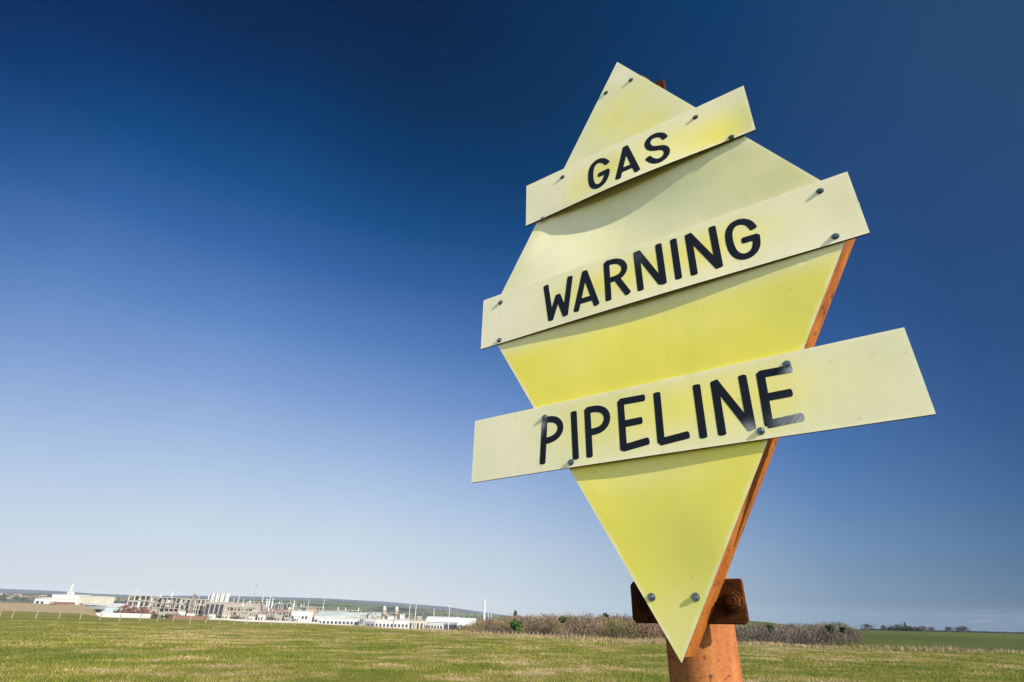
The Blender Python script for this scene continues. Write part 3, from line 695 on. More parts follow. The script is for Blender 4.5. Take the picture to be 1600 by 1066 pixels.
def span(x0, x1, ytop, Y):                        # width (m), centre, height above ground for picture extents at distance Y
    a, b = at(x0, ytop, Y), at(x1, ytop, Y); cx = (a[0] + b[0]) / 2; z0 = tz(cx, Y)
    return b[0] - a[0], cx, (a[2] + b[2]) / 2 - z0, z0
def building(name, cat, label, x0, x1, ytop, Y, wall, roof, depth=14, kind='flat', rise=0.22, windows=0, wcol=W_DARK, wy=(0.45, 0.75), ww=0.55, doors=(), group=None, band=None):
    w, cx, h, z0 = span(x0, x1, ytop, Y); o = empty(name, (cx, Y, z0), 0, label, cat, group); hw = w / 2
    hb = h if kind == 'flat' else h * (1 - rise)
    MB().box(-hw, hw, 0, depth, -1.5, hb).build('wall', wall, o)
    if kind == 'flat': MB().box(-hw - .25, hw + .25, -.25, depth + .25, hb + .003, hb + .35).build('roof', roof, o)
    elif kind == 'gable': MB().gable(-hw, hw, 0, depth, hb + .003, h, .3).build('roof', roof, o)
    elif kind == 'mono': MB().add([(-hw-.3, -.3, hb), (hw+.3, -.3, hb), (hw+.3, depth, h), (-hw-.3, depth, h), (-hw-.3, -.3, hb+.3), (hw+.3, -.3, hb+.3), (hw+.3, depth, h+.3), (-hw-.3, depth, h+.3)], [(0,3,2,1),(4,5,6,7),(0,1,5,4),(1,2,6,5),(2,3,7,6),(3,0,4,7)]).build('roof', roof, o)
    elif kind == 'barrel':
        p = [(depth / 2 * (1 - math.cos(math.pi * k / 10)), hb + (h - hb) * math.sin(math.pi * k / 10)) for k in range(11)]
        vs = [(x, y, z + .003) for x in (-hw - .3, hw + .3) for y, z in p]
        MB().add(vs, [(k, k + 1, 12 + k, 11 + k) for k in range(10)] + [tuple(range(10, -1, -1)), tuple(range(11, 22))]).build('roof', roof, o)
    for k in range(windows):
        c = -hw + w * (k + 0.5) / windows; q = w / windows * ww / 2
        MB().box(c - q, c + q, -.08, .05, hb * wy[0], hb * wy[1]).build('window', wcol, o)
    for (u0, u1, v1) in doors:
        MB().box(-hw + u0 * w, -hw + u1 * w, -.1, .05, -.5, hb * v1).build('door', W_DARK, o)
    if band: MB().box(-hw - .05, hw + .05, -.06, .04, hb * band[0], hb * band[1]).build('wall_band', band[2], o)
    return o
def tank(name, cat, label, px, wpx, ytop, Y, m, dome=0.25, group=None, stair=True):
    w, cx, h, z0 = span(px - wpx / 2, px + wpx / 2, ytop, Y); r = w / 2; o = empty(name, (cx, Y, z0), 0, label, cat, group)
    MB().cyl((0, 0, -1), (0, 0, h - r * dome), r, n=20).build('shell', m, o, )
    prof = [(r * math.cos(a), h - r * dome + r * dome * math.sin(a)) for a in np.linspace(0, math.pi / 2 - .05, 6)]
    MB().lathe((0, 0, 0.003), prof, 20).build('dome', m, o)
    b = MB()
    for zz in np.linspace(h * 0.3, h - r * dome, 3): b.lathe((0, 0, zz), [(r * 1.03, 0), (r * 1.05, .15), (r * 1.03, .3)], 20)
    b.build('ring', W_STEEL, o)
    if stair: MB().box(r * .6, r * .6 + .5, -r * .95, -r * .95 + .3, 0, h).build('ladder', W_GREY, o)
    return o
def stack(name, cat, label, px, wpx, ytop, Y, m, platforms=2, group=None, taper=.7):
    w, cx, h, z0 = span(px - wpx / 2, px + wpx / 2, ytop, Y); r = w / 2; o = empty(name, (cx, Y, z0), 0, label, cat, group)
    MB().cyl((0, 0, -1), (0, 0, h), r, r * taper, 12).build('shaft', m, o)
    for k in range(platforms):
        zz = h * (0.55 + 0.38 * k / max(1, platforms - 1)); b = MB(); b.lathe((0, 0, zz), [(r * 1.9, 0), (r * 1.9, .25)], 12)
        b.build('platform', W_GREY, o)
    return o
def mast(label, px, ytop, Y, wpx=1.3, arms=1, group=None, name='lighting_mast', cat='mast', m=None):
    m = m or W_WHITE
    w, cx, h, z0 = span(px - wpx / 2, px + wpx / 2, ytop, Y); r = w / 2; o = empty(name, (cx, Y, z0), 0, label, cat, group)
    MB().cyl((0, 0, -1), (0, 0, h), r, r * .55, 8).build('pole', m, o)
    b = MB(); b.box(-r * 2.6, r * 2.6, -r, r, h + .01, h + r * 1.1); b.build('lamp_head', W_GREY, o)
    return o
def process_unit(label, x0, x1, ytop, Y, levels, bays, m, seed, fill=0.5, group=None, depth=14):
    r = random.Random(seed); w, cx, h, z0 = span(x0, x1, ytop, Y); o = empty('process_unit', (cx, Y, z0), 0, label, 'process plant', group); hw = w / 2
    t = max(.22, h * .02)
    for k in range(bays + 1):
        c = -hw + w * k / bays
        for yy in (0, depth): MB().box(c - t, c + t, yy - t, yy + t, -1.5, h).build('column', m, o)
    for k in range(1, levels + 1):
        MB().box(-hw - .4, hw + .4, -t - .3, depth + .4, h * k / levels - t * 1.6, h * k / levels).build('deck', m, o)
    for k in range(levels):
        for q in range(bays):
            if r.random() > fill: continue
            c = -hw + w * (q + .5) / bays; u = w / bays * r.uniform(.25, .42); z = h * k / levels + .05; hh = h / levels * r.uniform(.4, .8)
            mm = r.choice([W_STEEL, W_WHITE, W_CREAM, W_PINK, W_GREY, W_RED]); yy = r.uniform(2, depth - 3)
            if r.random() < .5: MB().cyl((c - u, yy, z + hh / 2), (c + u, yy, z + hh / 2), hh / 2, n=10).build('vessel', mm, o)
            else: MB().box(c - u, c + u, yy - 1.5, yy + 1.5, z, z + hh).build('equipment_box', mm, o)
    for k in range(levels * 2):
        z = h * r.uniform(.1, .98); a, b2 = sorted((r.uniform(-hw, hw), r.uniform(-hw, hw)))
        MB().cyl((a, -t - .5, z), (b2, -t - .5, z), .22, n=6).build('pipe', r.choice([W_STEEL, W_WHITE, W_CREAM]), o)
    for k in range(bays):
        if r.random() < .45:
            c = -hw + w * r.random(); hh = h * r.uniform(.10, .28)
            MB().cyl((c, depth * .5, h), (c, depth * .5, h + hh), .5, .35, 8).build('vent_pipe', r.choice([W_STEEL, W_WHITE, W_PINK]), o)
    return o

# left: town on the slope
TOWN = [(3, 930, 7, 4, W_WHITE, 'white town house at the far left edge below the hills'), (15, 934, 7, 4, W_PINK, 'pinkish town house second from the left edge on the slope'),
        (27, 931.5, 9, 4.5, W_CREAM, 'wide cream town house above the brown field, left of the warehouse'), (37, 933.5, 7, 3.6, W_WHITE, 'small white town house just right of the wide cream one'),
        (47, 935, 7, 4, W_RED, 'red brown town house above the white gatehouse'), (55, 933.5, 6, 3.5, W_PINK, 'small pinkish town house nearest the white gatehouse'),
        (66, 932.5, 7, 3.6, W_CREAM, 'cream town house just left of the long white warehouse'), (176, 938.5, 8, 3.4, W_CREAM, 'small cream house on the slope right of the white warehouse'),
        (190, 940, 6, 3.6, W_WHITE, 'tiny white hut with rounded look before the pipework'), (9, 936.5, 6, 3.4, W_CREAM, 'low cream town house nearest the brown field at far left')]
for px, py, wp, hp, m, lab in TOWN:
    p = hit(px, py, 300, 2390); Y = p[1]
    building('house', 'house', lab, px - wp / 2, px + wp / 2, py - hp, Y, m, W_TILE, 12, 'gable', .4, windows=2, wy=(.35, .7), ww=.4, group='town houses on the slope')

# white warehouse group on the left
building('warehouse', 'warehouse', 'long white warehouse with dark left end and red brick base on the left', 82, 122, 929.5, 520, W_WHITE, W_WHITE, 16, 'flat', band=(0.02, .28, W_RED), doors=[(-.06, -.002, .95)], windows=5, wy=(.5, .62), ww=.3, wcol=W_CREAM)
building('warehouse', 'warehouse', 'cream right half of the white warehouse row, lower and without brick', 122.6, 162, 932, 522, W_CREAM, W_WHITE, 16, 'flat', windows=6, wy=(.45, .55), ww=.3, wcol=W_WHITE)
tank('storage_tank', 'tank', 'round domed white tank showing above the long white warehouse', 111.5, 11, 924, 545, W_WHITE, .6)
stack('vent_tower', 'tower', 'slender pale tower rising above the domed tank on the left', 114, 3.2, 913, 555, plain('pale_concrete', (.42, .41, .33), .8), 1)
building('gatehouse', 'house', 'small white gatehouse with two dark openings left of the warehouse', 56, 76, 933.5, 500, W_WHITE, W_WHITE, 9, 'mono', .2, doors=[(.15, .38, .55), (.55, .75, .5)])
building('shed', 'shed', 'white shed with slanted pale roof behind the wooden fence posts', 124, 152, 943.5, 420, W_GREY, W_WHITE, 12, 'mono', .35, windows=3, wy=(.3, .7))
building('glazed_shed', 'shed', 'pale shed with bluish white front, right of the slanted roof', 152.5, 184, 943, 430, plain('bluish_glazing', (.30, .35, .38), .3), W_WHITE, 12, 'mono', .3, windows=4, wy=(.1, .35), ww=.4)
def wall_line(name, label, pts, thick_px, m, cat='wall', Yf=None):
    b = MB(); P_ = []
    for px, py, Y in pts:
        p = at(px, py, Y); P_.append((p[0], Y, p[2], tz(p[0], Y)))
    o = empty(name, (P_[0][0], P_[0][1], P_[0][3]), 0, label, cat); ox, oy, oz = P_[0][0], P_[0][1], P_[0][3]
    for a, c in zip(P_[:-1], P_[1:]):
        b = MB(); b.add([(a[0]-ox, a[1]-oy, a[3]-oz-.5), (c[0]-ox, c[1]-oy, c[3]-oz-.5), (c[0]-ox, c[1]-oy+.3, c[3]-oz-.5), (a[0]-ox, a[1]-oy+.3, a[3]-oz-.5),
                         (a[0]-ox, a[1]-oy, a[2]-oz), (c[0]-ox, c[1]-oy, c[2]-oz), (c[0]-ox, c[1]-oy+.3, c[2]-oz), (a[0]-ox, a[1]-oy+.3, a[2]-oz)],
                        [(0,3,2,1),(4,5,6,7),(0,1,5,4),(1,2,6,5),(2,3,7,6),(3,0,4,7)])
        b.build('wall_panel', m, o)
    return o
wall_line('boundary_wall', 'low white wall between the pasture fence and the pale sheds', [(150, 957.5, 330), (195, 958, 330), (236, 959.5, 330)], 3, W_WHITE)
wall_line('brick_wall', 'low red brown wall at the pasture edge under the pipework', [(272, 961, 450), (320, 963.5, 450)], 3, W_RED)
wall_line('boundary_wall', 'long white wall along the front of the terminal', [(328, 965.3, 400), (372, 967.8, 400), (415, 969.6, 400), (460, 971, 400), (500, 972.4, 400)], 3, W_WHITE)

# process plant
process_unit('pale pipework tower cluster left of the big open steel plant', 203, 238, 930, 640, 4, 4, W_CREAM, 4, .75)
stack('vessel_column', 'column', 'single white column vessel in front of the pale pipework cluster', 219, 4.5, 936, 560, W_WHITE, 2)
process_unit('largest open steel plant of pinkish decks, tallest on its left', 240, 284, 933.5, 600, 4, 6, W_PINK, 7, .8)
process_unit('open steel plant of beige decks directly left of the dark bays', 284.6, 322, 936.5, 600, 4, 5, W_CREAM, 9, .8)
building('plant_hall', 'industrial hall', 'grey brown hall standing behind the open steel plants', 246, 318, 939, 625, W_PINK, W_CREAM, 20, 'flat', windows=9, wy=(.3, .8), ww=.5, wcol=W_GREY)
stack('chimney', 'chimney', 'dark brown chimney between the two open steel plants', 305, 4, 928, 590, plain('rusty_chimney', (.14, .09, .075), .8), 2)
cb = building('compressor_hall', 'industrial hall', 'beige hall with four dark bays and white slanting columns below the silos', 322.6, 352, 941, 590, W_PINK, W_CREAM, 16, 'flat', windows=4, wy=(.28, .88), ww=.7)
for k, (px, yt) in enumerate(((334.5, 925.5), (341.5, 925.8), (349, 926), (356.5, 926.2))):
    tank('silo', 'silo', ['leftmost of the four tall white silos in a row', 'second from left of the four white silos', 'third from left of the four white silos', 'rightmost of the four tall white silos in a row'][k], px, 6.2, yt, 640, W_WHITE, .3, 'four white silos in a row')
building('plant_hall', 'industrial hall', 'long pinkish hall right of the dark bays', 352.6, 404, 943, 600, W_PINK, W_CREAM, 18, 'flat', windows=8, wy=(.55, .75), ww=.6, wcol=W_GREY, band=(0.2, .35, W_CREAM))
for k, (px, yt, wp, lab) in enumerate(((366, 934, 2.4, 'thin pinkish vent pipe nearest the four silos'), (374, 931, 3, 'thicker pinkish stack right of the four silos'), (381, 936, 2, 'short pale stack between the silos and the tall mast'), (391, 938, 2, 'short stack just left of the tall thin mast'))):
    stack('stack', 'stack', lab, px, wp, yt, 620, [W_PINK, W_PINK, W_STEEL, W_WHITE][k], 1, 'stacks behind the long hall')
process_unit('grey low pipework left of the brown brick block, behind the white office', 458, 500, 948, 640, 2, 6, W_STEEL, 31, .7)
process_unit('pale pipework behind the left part of the widest hall', 502, 560, 953.5, 650, 2, 7, W_CREAM, 33, .6)
process_unit('pale pipework between the two stout vent stacks and the masts', 582, 640, 957.5, 560, 2, 6, W_STEEL, 35, .8)
process_unit('pinkish white open pipework standing before the long pinkish hall', 354, 402, 947, 570, 3, 8, W_CREAM, 41, .8, depth=8)
process_unit('white open pipework before the hall with the brown roof', 408, 452, 955, 520, 2, 8, W_STEEL, 43, .8, depth=6)
mast('tallest thin grey lattice mast above the terminal', 401.5, 913, 660, 1.3, name='radio_mast', m=W_GREY)
process_unit('pale low pipework right of the tall thin mast', 386, 418, 940, 640, 3, 5, W_STEEL, 12, .8)
for k, (px, yt) in enumerate(((418.5, 936), (422.5, 932.5), (427, 935))):
    stack('column_vessel', 'column', ['left one of the three white columns standing together', 'tallest, middle one of the three white columns', 'right one of the three white columns standing together'][k], px, 2.6, yt, 600, W_WHITE, 2, 'three white columns close together')
process_unit('low steel plant between the three white columns and the flare tower', 430, 456, 943, 620, 3, 4, W_STEEL, 15, .8)
building('brown_roofed_hall', 'industrial hall', 'low hall with red brown roof in front of the three white columns', 404.6, 455, 952, 560, W_CREAM, W_TILE, 14, 'mono', .4, windows=8, wy=(.2, .6))
stack('flare_tower', 'tower', 'short white tower right of the low steel plant', 460, 3.4, 939, 610, W_WHITE, 2)
tank('round_vessel', 'tank', 'pinkish white round vessel beside the short white tower', 452.5, 6, 949, 580, W_CREAM, .7, stair=False)
building('office_block', 'building', 'white block with dark window row, left end of the white terminal sheds', 456, 483, 955, 520, W_WHITE, W_WHITE, 12, 'flat', windows=5, wy=(.35, .6))
building('brick_kiosk', 'building', 'small brown brick block above the white office block', 479.5, 492, 951, 560, plain('buff_brick', (.26, .19, .14), .85), W_TILE, 8, 'flat')
building('shed', 'shed', 'long white shed with pale green roof, right of the brown block', 492.6, 534, 956, 545, W_WHITE, W_SLATE, 16, 'mono', .35, windows=6, wy=(.2, .5))
building('shed', 'shed', 'broad white hall with sloping pale green roof, widest of the terminal', 530, 602, 957, 600, W_CREAM, W_SLATE, 26, 'gable', .45, windows=9, wy=(.3, .6))
building('low_shed', 'shed', 'low white shed with a row of dark windows in front of the widest hall', 498, 560, 966, 430, W_WHITE, W_WHITE, 8, 'flat', windows=10, wy=(.3, .6))
building('low_shed', 'shed', 'low grey shed between the two rows of dark windowed white sheds', 560.6, 586, 967.5, 420, W_GREY, W_WHITE, 8, 'mono', .3, windows=4, wy=(.2, .6))
# round arched shelter
def arch(px, py0, wp, Y):
    w, cx, h, z0 = span(px - wp / 2, px + wp / 2, py0, Y); o = empty('arched_shelter', (cx, Y, z0), 0, 'round grey arched shelter in front of the widest hall', 'shelter'); r = w / 2
    vs = []; n = 16
    for y in (0, 6):
        for rr in (r, r * .78):
            for k in range(n + 1):
                t = math.pi * k / n; vs.append((rr * math.cos(t), y, max(h - r, 0) + rr * math.sin(t)))
    N = n + 1; fs = []
    for k in range(n): fs += [(k, k+1, N+k+1, N+k), (2*N+k, 3*N+k, 3*N+k+1, 2*N+k+1), (k, 2*N+k, 2*N+k+1, k+1), (N+k, N+k+1, 3*N+k+1, 3*N+k)]
    mesh_obj('shell', vs, fs, W_GREY, o); MB().box(-r, -r * .78, 0, 6, -.5, max(h - r, .1)).build('leg', W_GREY, o); MB().box(r * .78, r, 0, 6, -.5, max(h - r, .1)).build('leg', W_GREY, o)
arch(577, 958, 10, 500)
for k, (px, yt) in enumerate(((601, 947.5), (620, 948))):
    w, cx, h, z0 = span(px - 3.5, px + 3.5, yt, 540)
    o = empty('vent_stack', (cx, 540, z0), 0, ['left of the two stout vent stacks with brown and white caps', 'right of the two stout vent stacks with brown and white caps'][k], 'stack', 'two stout capped vent stacks')
    r = w / 2; MB().cyl((0, 0, -1), (0, 0, h * .8), r * .55, n=12).build('shaft', W_CREAM, o)
    MB().cyl((0, 0, h * .48), (0, 0, h * .62), r * .85, n=12).build('collar', W_RED, o)
    MB().cyl((0, 0, h * .72), (0, 0, h * .86), r, n=12).build('cap', W_PINK, o); MB().cyl((0, 0, h * .865), (0, 0, h), r * .8, r * .5, n=12).build('cowl', W_WHITE, o)
    MB().box(-r * 1.1, r * 1.1, -r, r, 0, h * .3).build('base', W_STEEL, o)
building('office_block', 'building', 'long white office with a dark window row in front of the vent stacks', 586.6, 639, 969, 360, W_WHITE, W_WHITE, 9, 'flat', windows=9, wy=(.3, .6), ww=.5)
building('depot', 'building', 'beige depot with dark openings at the right end of the white office', 639.6, 668, 969.5, 330, W_CREAM, W_STEEL, 8, 'flat', windows=5, wy=(.1, .75), ww=.5)
building('grandstand', 'building', 'large grey hall with curved white roof and black doorway', 667, 715, 963.5, 300, W_GREY, W_WHITE, 14, 'barrel', .32, doors=[(.5, .98, .62)], windows=0, band=(.62, .8, W_DARK))
building('low_shed', 'shed', 'low white shed with dark windows in front of the large grey hall', 664, 692, 975, 280, W_WHITE, W_WHITE, 5, 'flat', windows=6, wy=(.55, .85), ww=.6)
building('barn', 'barn', 'pinkish brick barn with bright white roof beside the wood', 716, 742, 965.5, 285, W_PINK, W_WHITE, 14, 'gable', .5)
for px, yt, Y, lab in ((483, 937, 560, 'short white mast above the brown brick block'), (507, 937, 560, 'white mast left of the widest hall'), (641, 944.5, 350, 'left one of the pair of white masts'), (650.5, 943.5, 330, 'right one of the pair of white masts, slightly taller'),
                   (678.5, 952, 330, 'short thin mast on the left side of the large grey hall'), (703, 944, 270, 'tall white mast in front of the black doorway'), (440, 940, 600, 'thin mast above the low steel plant'), (312, 930, 600, 'thin mast beside the dark brown chimney')):
    mast(lab, px, yt, Y, 1.5 if px > 630 else 1.1, group='masts around the terminal')
hr = random.Random(5)
MS = [W_WHITE, W_CREAM, W_STEEL, W_PINK, W_WHITE]
hut_spots = [(213, 953.5, 4), (228, 954, 8), (252, 957, 7), (268, 956, 6), (296, 959, 8), (330, 960, 6), (352, 960, 9), (366, 962, 7), (380, 960, 8), (392, 963, 7), (408, 961, 9), (420, 964, 7), (434, 962, 8), (447, 965, 6), (464, 964, 6), (520, 966, 6), (545, 964, 7), (566, 962, 6), (590, 963, 7), (610, 963, 8), (628, 961, 6), (634, 967, 6), (655, 964, 5), (240, 951, 5), (283, 955, 5)]
hut_where = ['at the left end of the terminal under the pale pipework', 'under the right end of the pale pipework cluster', 'in front of the left part of the largest steel plant', 'in front of the middle of the largest steel plant', 'in front of the left edge of the beige steel plant',
 'just below the leftmost silo', 'directly below the rightmost silo, widest of its row', 'at the foot of the thin pinkish vent pipe', 'under the short pale stack', 'under the left part of the low pipework', 'at the left edge of the red brown roof', 'below the three white columns',
 'in front of the middle of the red brown roof', 'at the right edge of the red brown roof', 'in front of the dark windowed white office block', 'in front of the pale green shed, its right half', 'at the left end of the widest hall', 'directly left of the arched shelter', 'between the arched shelter and the left vent stack', 'between the two stout vent stacks',
 'just right of the right stout vent stack', 'over the right end of the long white office', 'between the pair of masts and the large grey hall', 'behind the left corner of the largest steel plant', 'near the middle foot of the beige steel plant']
for k, (px, yt, wp) in enumerate(hut_spots):
    Y = 470 + (k % 4) * 22 if px < 560 else 380 + (k % 3) * 15
    building('site_cabin', 'cabin', 'small %s flat roofed cabin %s' % (['white', 'cream', 'grey', 'pinkish', 'white'][k % 5], hut_where[k]), px - wp / 2, px + wp / 2, yt, Y, MS[k % 5], [W_WHITE, W_STEEL][k % 2], 5, 'flat', windows=2, wy=(.3, .7), ww=.45, group='small pale cabins across the gas terminal')

# slender white tower over the wood
w, cx, h, z0 = span(755.3, 759.3, 939, 900); o = empty('wind_turbine', (cx, 900, z0), 0, 'slender white tower rising over the left end of the brown wood', 'tower')
MB().cyl((0, 0, -3), (0, 0, h), w * .5, w * .32, 14).build('shaft', W_WHITE, o); MB().cyl((0, 0, h + .01), (0, 0, h + 2.6), w * .12, w * .05, 8).build('tip', W_WHITE, o)
MB().box(-w * .34, w * .34, -1, 1, h * .93, h * .95).build('platform', W_GREY, o)
for px, lab in ((763, 'left of two short white posts beside the slender tower'), (767.5, 'right of two short white posts beside the slender tower')):
    mast(lab, px, 958.5, 600, 1.6, group='two short white posts beside the slender tower')

# ------------------------------------------------------------ fences
def fence_posts(label, spots, m, r, wires, H=None):
    pts = []
    for px, py, Y, h in spots:
        p = at(px, py, Y); pts.append((p[0], Y, tz(p[0], Y), h))
    ox, oy, oz, _ = pts[0]; o = empty('post_and_wire_fence', (ox, oy, oz), 0, label, 'fence')
    for i, (x, y, z, h) in enumerate(pts):
        b = MB(); lean = random.uniform(-.04, .04)
        b.cyl((x - ox, y - oy, z - oz - .3), (x - ox + lean, y - oy, z - oz + h), r, r * .92, 8); b.build('fence_post', m, o)
    for q in wires:
        b = MB()
        for a, c in zip(pts[:-1], pts[1:]): b.cyl((a[0]-ox, a[1]-oy-r, a[2]-oz+a[3]*q), (c[0]-ox, c[1]-oy-r, c[2]-oz+c[3]*q), .004, n=4, cap=False)
        b.build('wire', W_WIRE, o)
    return o
_pp = [(-25, 959), (3, 953.5), (20, 960), (57, 962), (92, 966), (126, 964), (157, 964), (188, 965), (219, 967.5), (246, 967.5), (270, 971), (296, 973.5), (321, 974), (342, 974.5), (366, 975), (385, 975), (405, 976), (423, 976.5), (441, 977), (461, 977.5), (480, 978)]
_hh = [12, 11, 13, 10.5, 13, 11, 10.5, 9.5, 11.5, 10.5, 9, 10, 8.5, 6.5, 6, 5.5, 5, 5, 4.5, 4.5, 4]
sp = []
for (px, py), hp in zip(_pp, _hh):
    p = on_ground(px, max(py, 948 + .02625 * px + 9.5)); Y = min(p[1], 100); sp.append((px, py, Y, max(.35, hp * Y / 955)))
fence_posts('row of short weathered posts along the left edge of the pasture', sp, W_WOOD, .075, (.6, .9))
sp = []
for k in range(29):
    px = 728 + k * 6.6; a = at(px, 985, 1)[0]; er = float(edge_r(math.atan2(a, 1.0))); Y = er * .995
    sp.append((px, 985, Y, 0.42 + .10 * random.random()))
fence_posts('row of small pale posts in front of the brown wood', sp, plain('pale_fence_posts', (.24, .20, .15), .8, .2, 2), .035, (.85,))

# ------------------------------------------------------------ woods and trees
def tone_mat(name, rough=.9, spread=.45):
    m, n, l, b = mat(name, rough, 0, .1)
    a = n.new('ShaderNodeAttribute'); a.attribute_name = 'tone'; g = n.new('ShaderNodeNewGeometry')
    v = n.new('ShaderNodeMapRange'); l.new(g.outputs['Random Per Island'], v.inputs['Value']); v.inputs['To Min'].default_value = 1 - spread; v.inputs['To Max'].default_value = 1 + spread
    h = n.new('ShaderNodeHueSaturation'); l.new(a.outputs['Color'], h.inputs['Color']); l.new(v.outputs[0], h.inputs['Value']); l.new(h.outputs[0], b.inputs['Base Color']); return m
M_TWIG = tone_mat('bare_twigs', .9, .28); M_LEAF = tone_mat('leaves')
BARK = plain('grey_brown_bark', (.11, .085, .065), .9, .3, 1.0)
def twig_crown(cx, cy, z0, h, w, n, rs, base=.1, thin=.05):
    """upward fanning thin triangles filling an uneven bush or crown: returns (n,3,3)"""
    lobes = [(rs.uniform(-.5, .5) * w * .7, rs.uniform(-.5, .5) * w * .7, rs.uniform(.8, 1.08)) for _ in range(5)]
    li = rs.integers(0, 5, n); lx = np.array([l[0] for l in lobes])[li]; ly = np.array([l[1] for l in lobes])[li]; lh = np.array([l[2] for l in lobes])[li]
    a = rs.uniform(0, 2 * np.pi, n); rad = np.sqrt(rs.random(n)) * w * .42; t = rs.random(n) ** .7
    x = cx + lx * (.4 + .6 * t) + rad * np.cos(a); y = cy + ly * (.4 + .6 * t) + rad * np.sin(a)
    top = h * lh * np.sqrt(np.clip(1 - (rad / (w * .5)) ** 2, 0, 1)); z = z0 + top * (base + (1 - base) * t)
    L = h * rs.uniform(.05, .13, n); dx, dy = (rad * np.cos(a)) / (w * .5) * L * .7 + rs.normal(0, .25, n) * L, (rad * np.sin(a)) / (w * .5) * L * .7 + rs.normal(0, .25, n) * L
    q = rs.uniform(0, np.pi, n); ux, uy = np.cos(q) * thin * h, np.sin(q) * thin * h
    v = np.empty((n, 3, 3)); v[:, 0] = np.stack([x - ux, y - uy, z - L * .5], -1); v[:, 1] = np.stack([x + ux, y + uy, z - L * .35], -1); v[:, 2] = np.stack([x + dx, y + dy, np.minimum(z + L * .6, z0 + h * 1.02)], -1)
    return v
def leaf_crown(cx, cy, cz, rx, rz, n, rs, size):
    lob = np.clip(rs.normal(0, .30, (16, 3)), -.5, .5); li = rs.integers(0, 16, n); d = rs.normal(0, 1, (n, 3)); d /= np.linalg.norm(d, axis=1)[:, None]
    p = lob[li] + d * (rs.random(n)[:, None] ** .4) * .42
    p = np.stack([cx + p[:, 0] * rx, cy + p[:, 1] * rx, cz + p[:, 2] * rz], -1)
    v = p[:, None, :] + rs.normal(0, size, (n, 3, 3)); return v
def tri_obj(name, V, cols, m, parent=None):
    V = np.concatenate(V) if isinstance(V, list) else V; C = np.concatenate(cols) if isinstance(cols, list) else cols
    return mesh_obj(name, V.reshape(-1, 3), np.arange(len(V) * 3).reshape(-1, 3), m, parent, cols=np.repeat(C, 3, axis=0))
def twig_mass(cx, cy, z0, h, w, n, rs):
    q = 6; lob = np.stack([rs.uniform(-.32, .32, q) * w, rs.uniform(-.25, .25, q) * w, rs.uniform(.25, .78, q) * h], -1); rad = rs.uniform(.16, .27, q) * h
    li = rs.integers(0, q, n); d = rs.normal(0, 1, (n, 3)); d /= np.linalg.norm(d, axis=1)[:, None]
    p = lob[li] + d * (rad[li] * rs.random(n) ** .35)[:, None]; p[:, 2] = np.clip(p[:, 2], 0.02 * h, h)
    s = h * .020; v = p[:, None, :] + rs.normal(0, 1, (n, 3, 3)) * np.array([s * .6, s * .6, s * 1.3]); v += np.array([cx, cy, z0]); return v
rs = np.random.default_rng(21)
WT_X = [722, 745, 770, 800, 830, 860, 900, 950, 1000, 1040, 1100, 1180, 1220, 1250, 1290, 1312, 1328, 1337]
WT_Y = [979, 970, 964, 961, 960.5, 959.5, 960, 960, 959.5, 961, 966, 975, 974, 974, 972.5, 972.5, 977, 988]
V, Cc = [], []
def mid_z(px, Y):
    p = at(px, 980, Y); return p[0], tz(p[0], Y)
n_sh = 0
for rowY, dens, drop in ((118, 1.0, 5.0), (135, 1.1, 2.5), (155, 1.2, 1.2), (180, 1.3, 0.0)):
    px = 722.0
    while px < 1337:
        px += rs.uniform(3.0, 6.5) / dens; Y = rowY + rs.uniform(-8, 8)
        x, z0 = mid_z(px, Y); yt = np.interp(px, WT_X, WT_Y) + drop + rs.uniform(-3.6, 0.2)
        h = at(px, yt, Y)[2] - z0
        if h < .6: continue
        w = h * rs.uniform(.7, 1.1); n = 760
        V.append(np.concatenate([twig_crown(x, Y, z0, h, w, 90, rs, .03, .006), twig_mass(x, Y, z0, h, w, n - 90, rs)]))
        c = np.array([[.13, .088, .056], [.105, .078, .054], [.155, .10, .056], [.075, .058, .042], [.13, .112, .038], [.11, .10, .034]][rs.choice(6, p=[.3, .22, .18, .14, .09, .07])])
        if px > 1100: c = c * .62 + c.mean() * .34 * np.array([1.05, 1, .95])
        if px < 760: c = c * .8 + np.array([.02, .02, 0])
        Cc.append(np.tile(c * rs.uniform(.7, 1.3), (n, 1))); n_sh += 1
tag(tri_obj('brown_wood', V, Cc, M_TWIG), 'bare brown thicket along the far side of the pasture behind the sign', 'thicket', kind='stuff')
def evergreen(label, px, ytop, ybase, wp, Y, col=(.035, .065, .02), n=900, cone=False, name='evergreen_tree', group=None):
    p = at(px, ytop, Y); pb = at(px, ybase, Y); g = tz(p[0], Y); h = p[2] - g; w = wp * Y / 955; cb = max(pb[2], g + .15 * h)
    o = empty(name, (p[0], Y, g), 0, label, 'tree', group)
    MB().cyl((0, 0, -.3), (0, 0, h * .8), max(.1, h * .03), .04, 8).build('trunk', BARK, o)
    cz = (cb + p[2]) / 2 - g; rz = (p[2] - cb) / 2
    if cone:
        t = rs.random(n); a = rs.uniform(0, 6.28, n); rr = w * .5 * (1 - t * .85) * np.sqrt(rs.random(n))
        P0 = np.stack([rr * np.cos(a), rr * np.sin(a), (cb - g) + t * (p[2] - cb)], -1); v = P0[:, None] + rs.normal(0, h * .03, (n, 3, 3))
    else: v = leaf_crown(0, 0, cz, w * .55, rz * .95, n, rs, h * .035)
    tri_obj('crown', v, np.tile(np.array(col), (len(v), 1)) * rs.uniform(.7, 1.3, (len(v), 1)), M_LEAF, o); return o
evergreen('dark green bush tree, largest evergreen before the left part of the wood', 806.5, 966, 987, 17, 108, (.04, .075, .018), 1400)
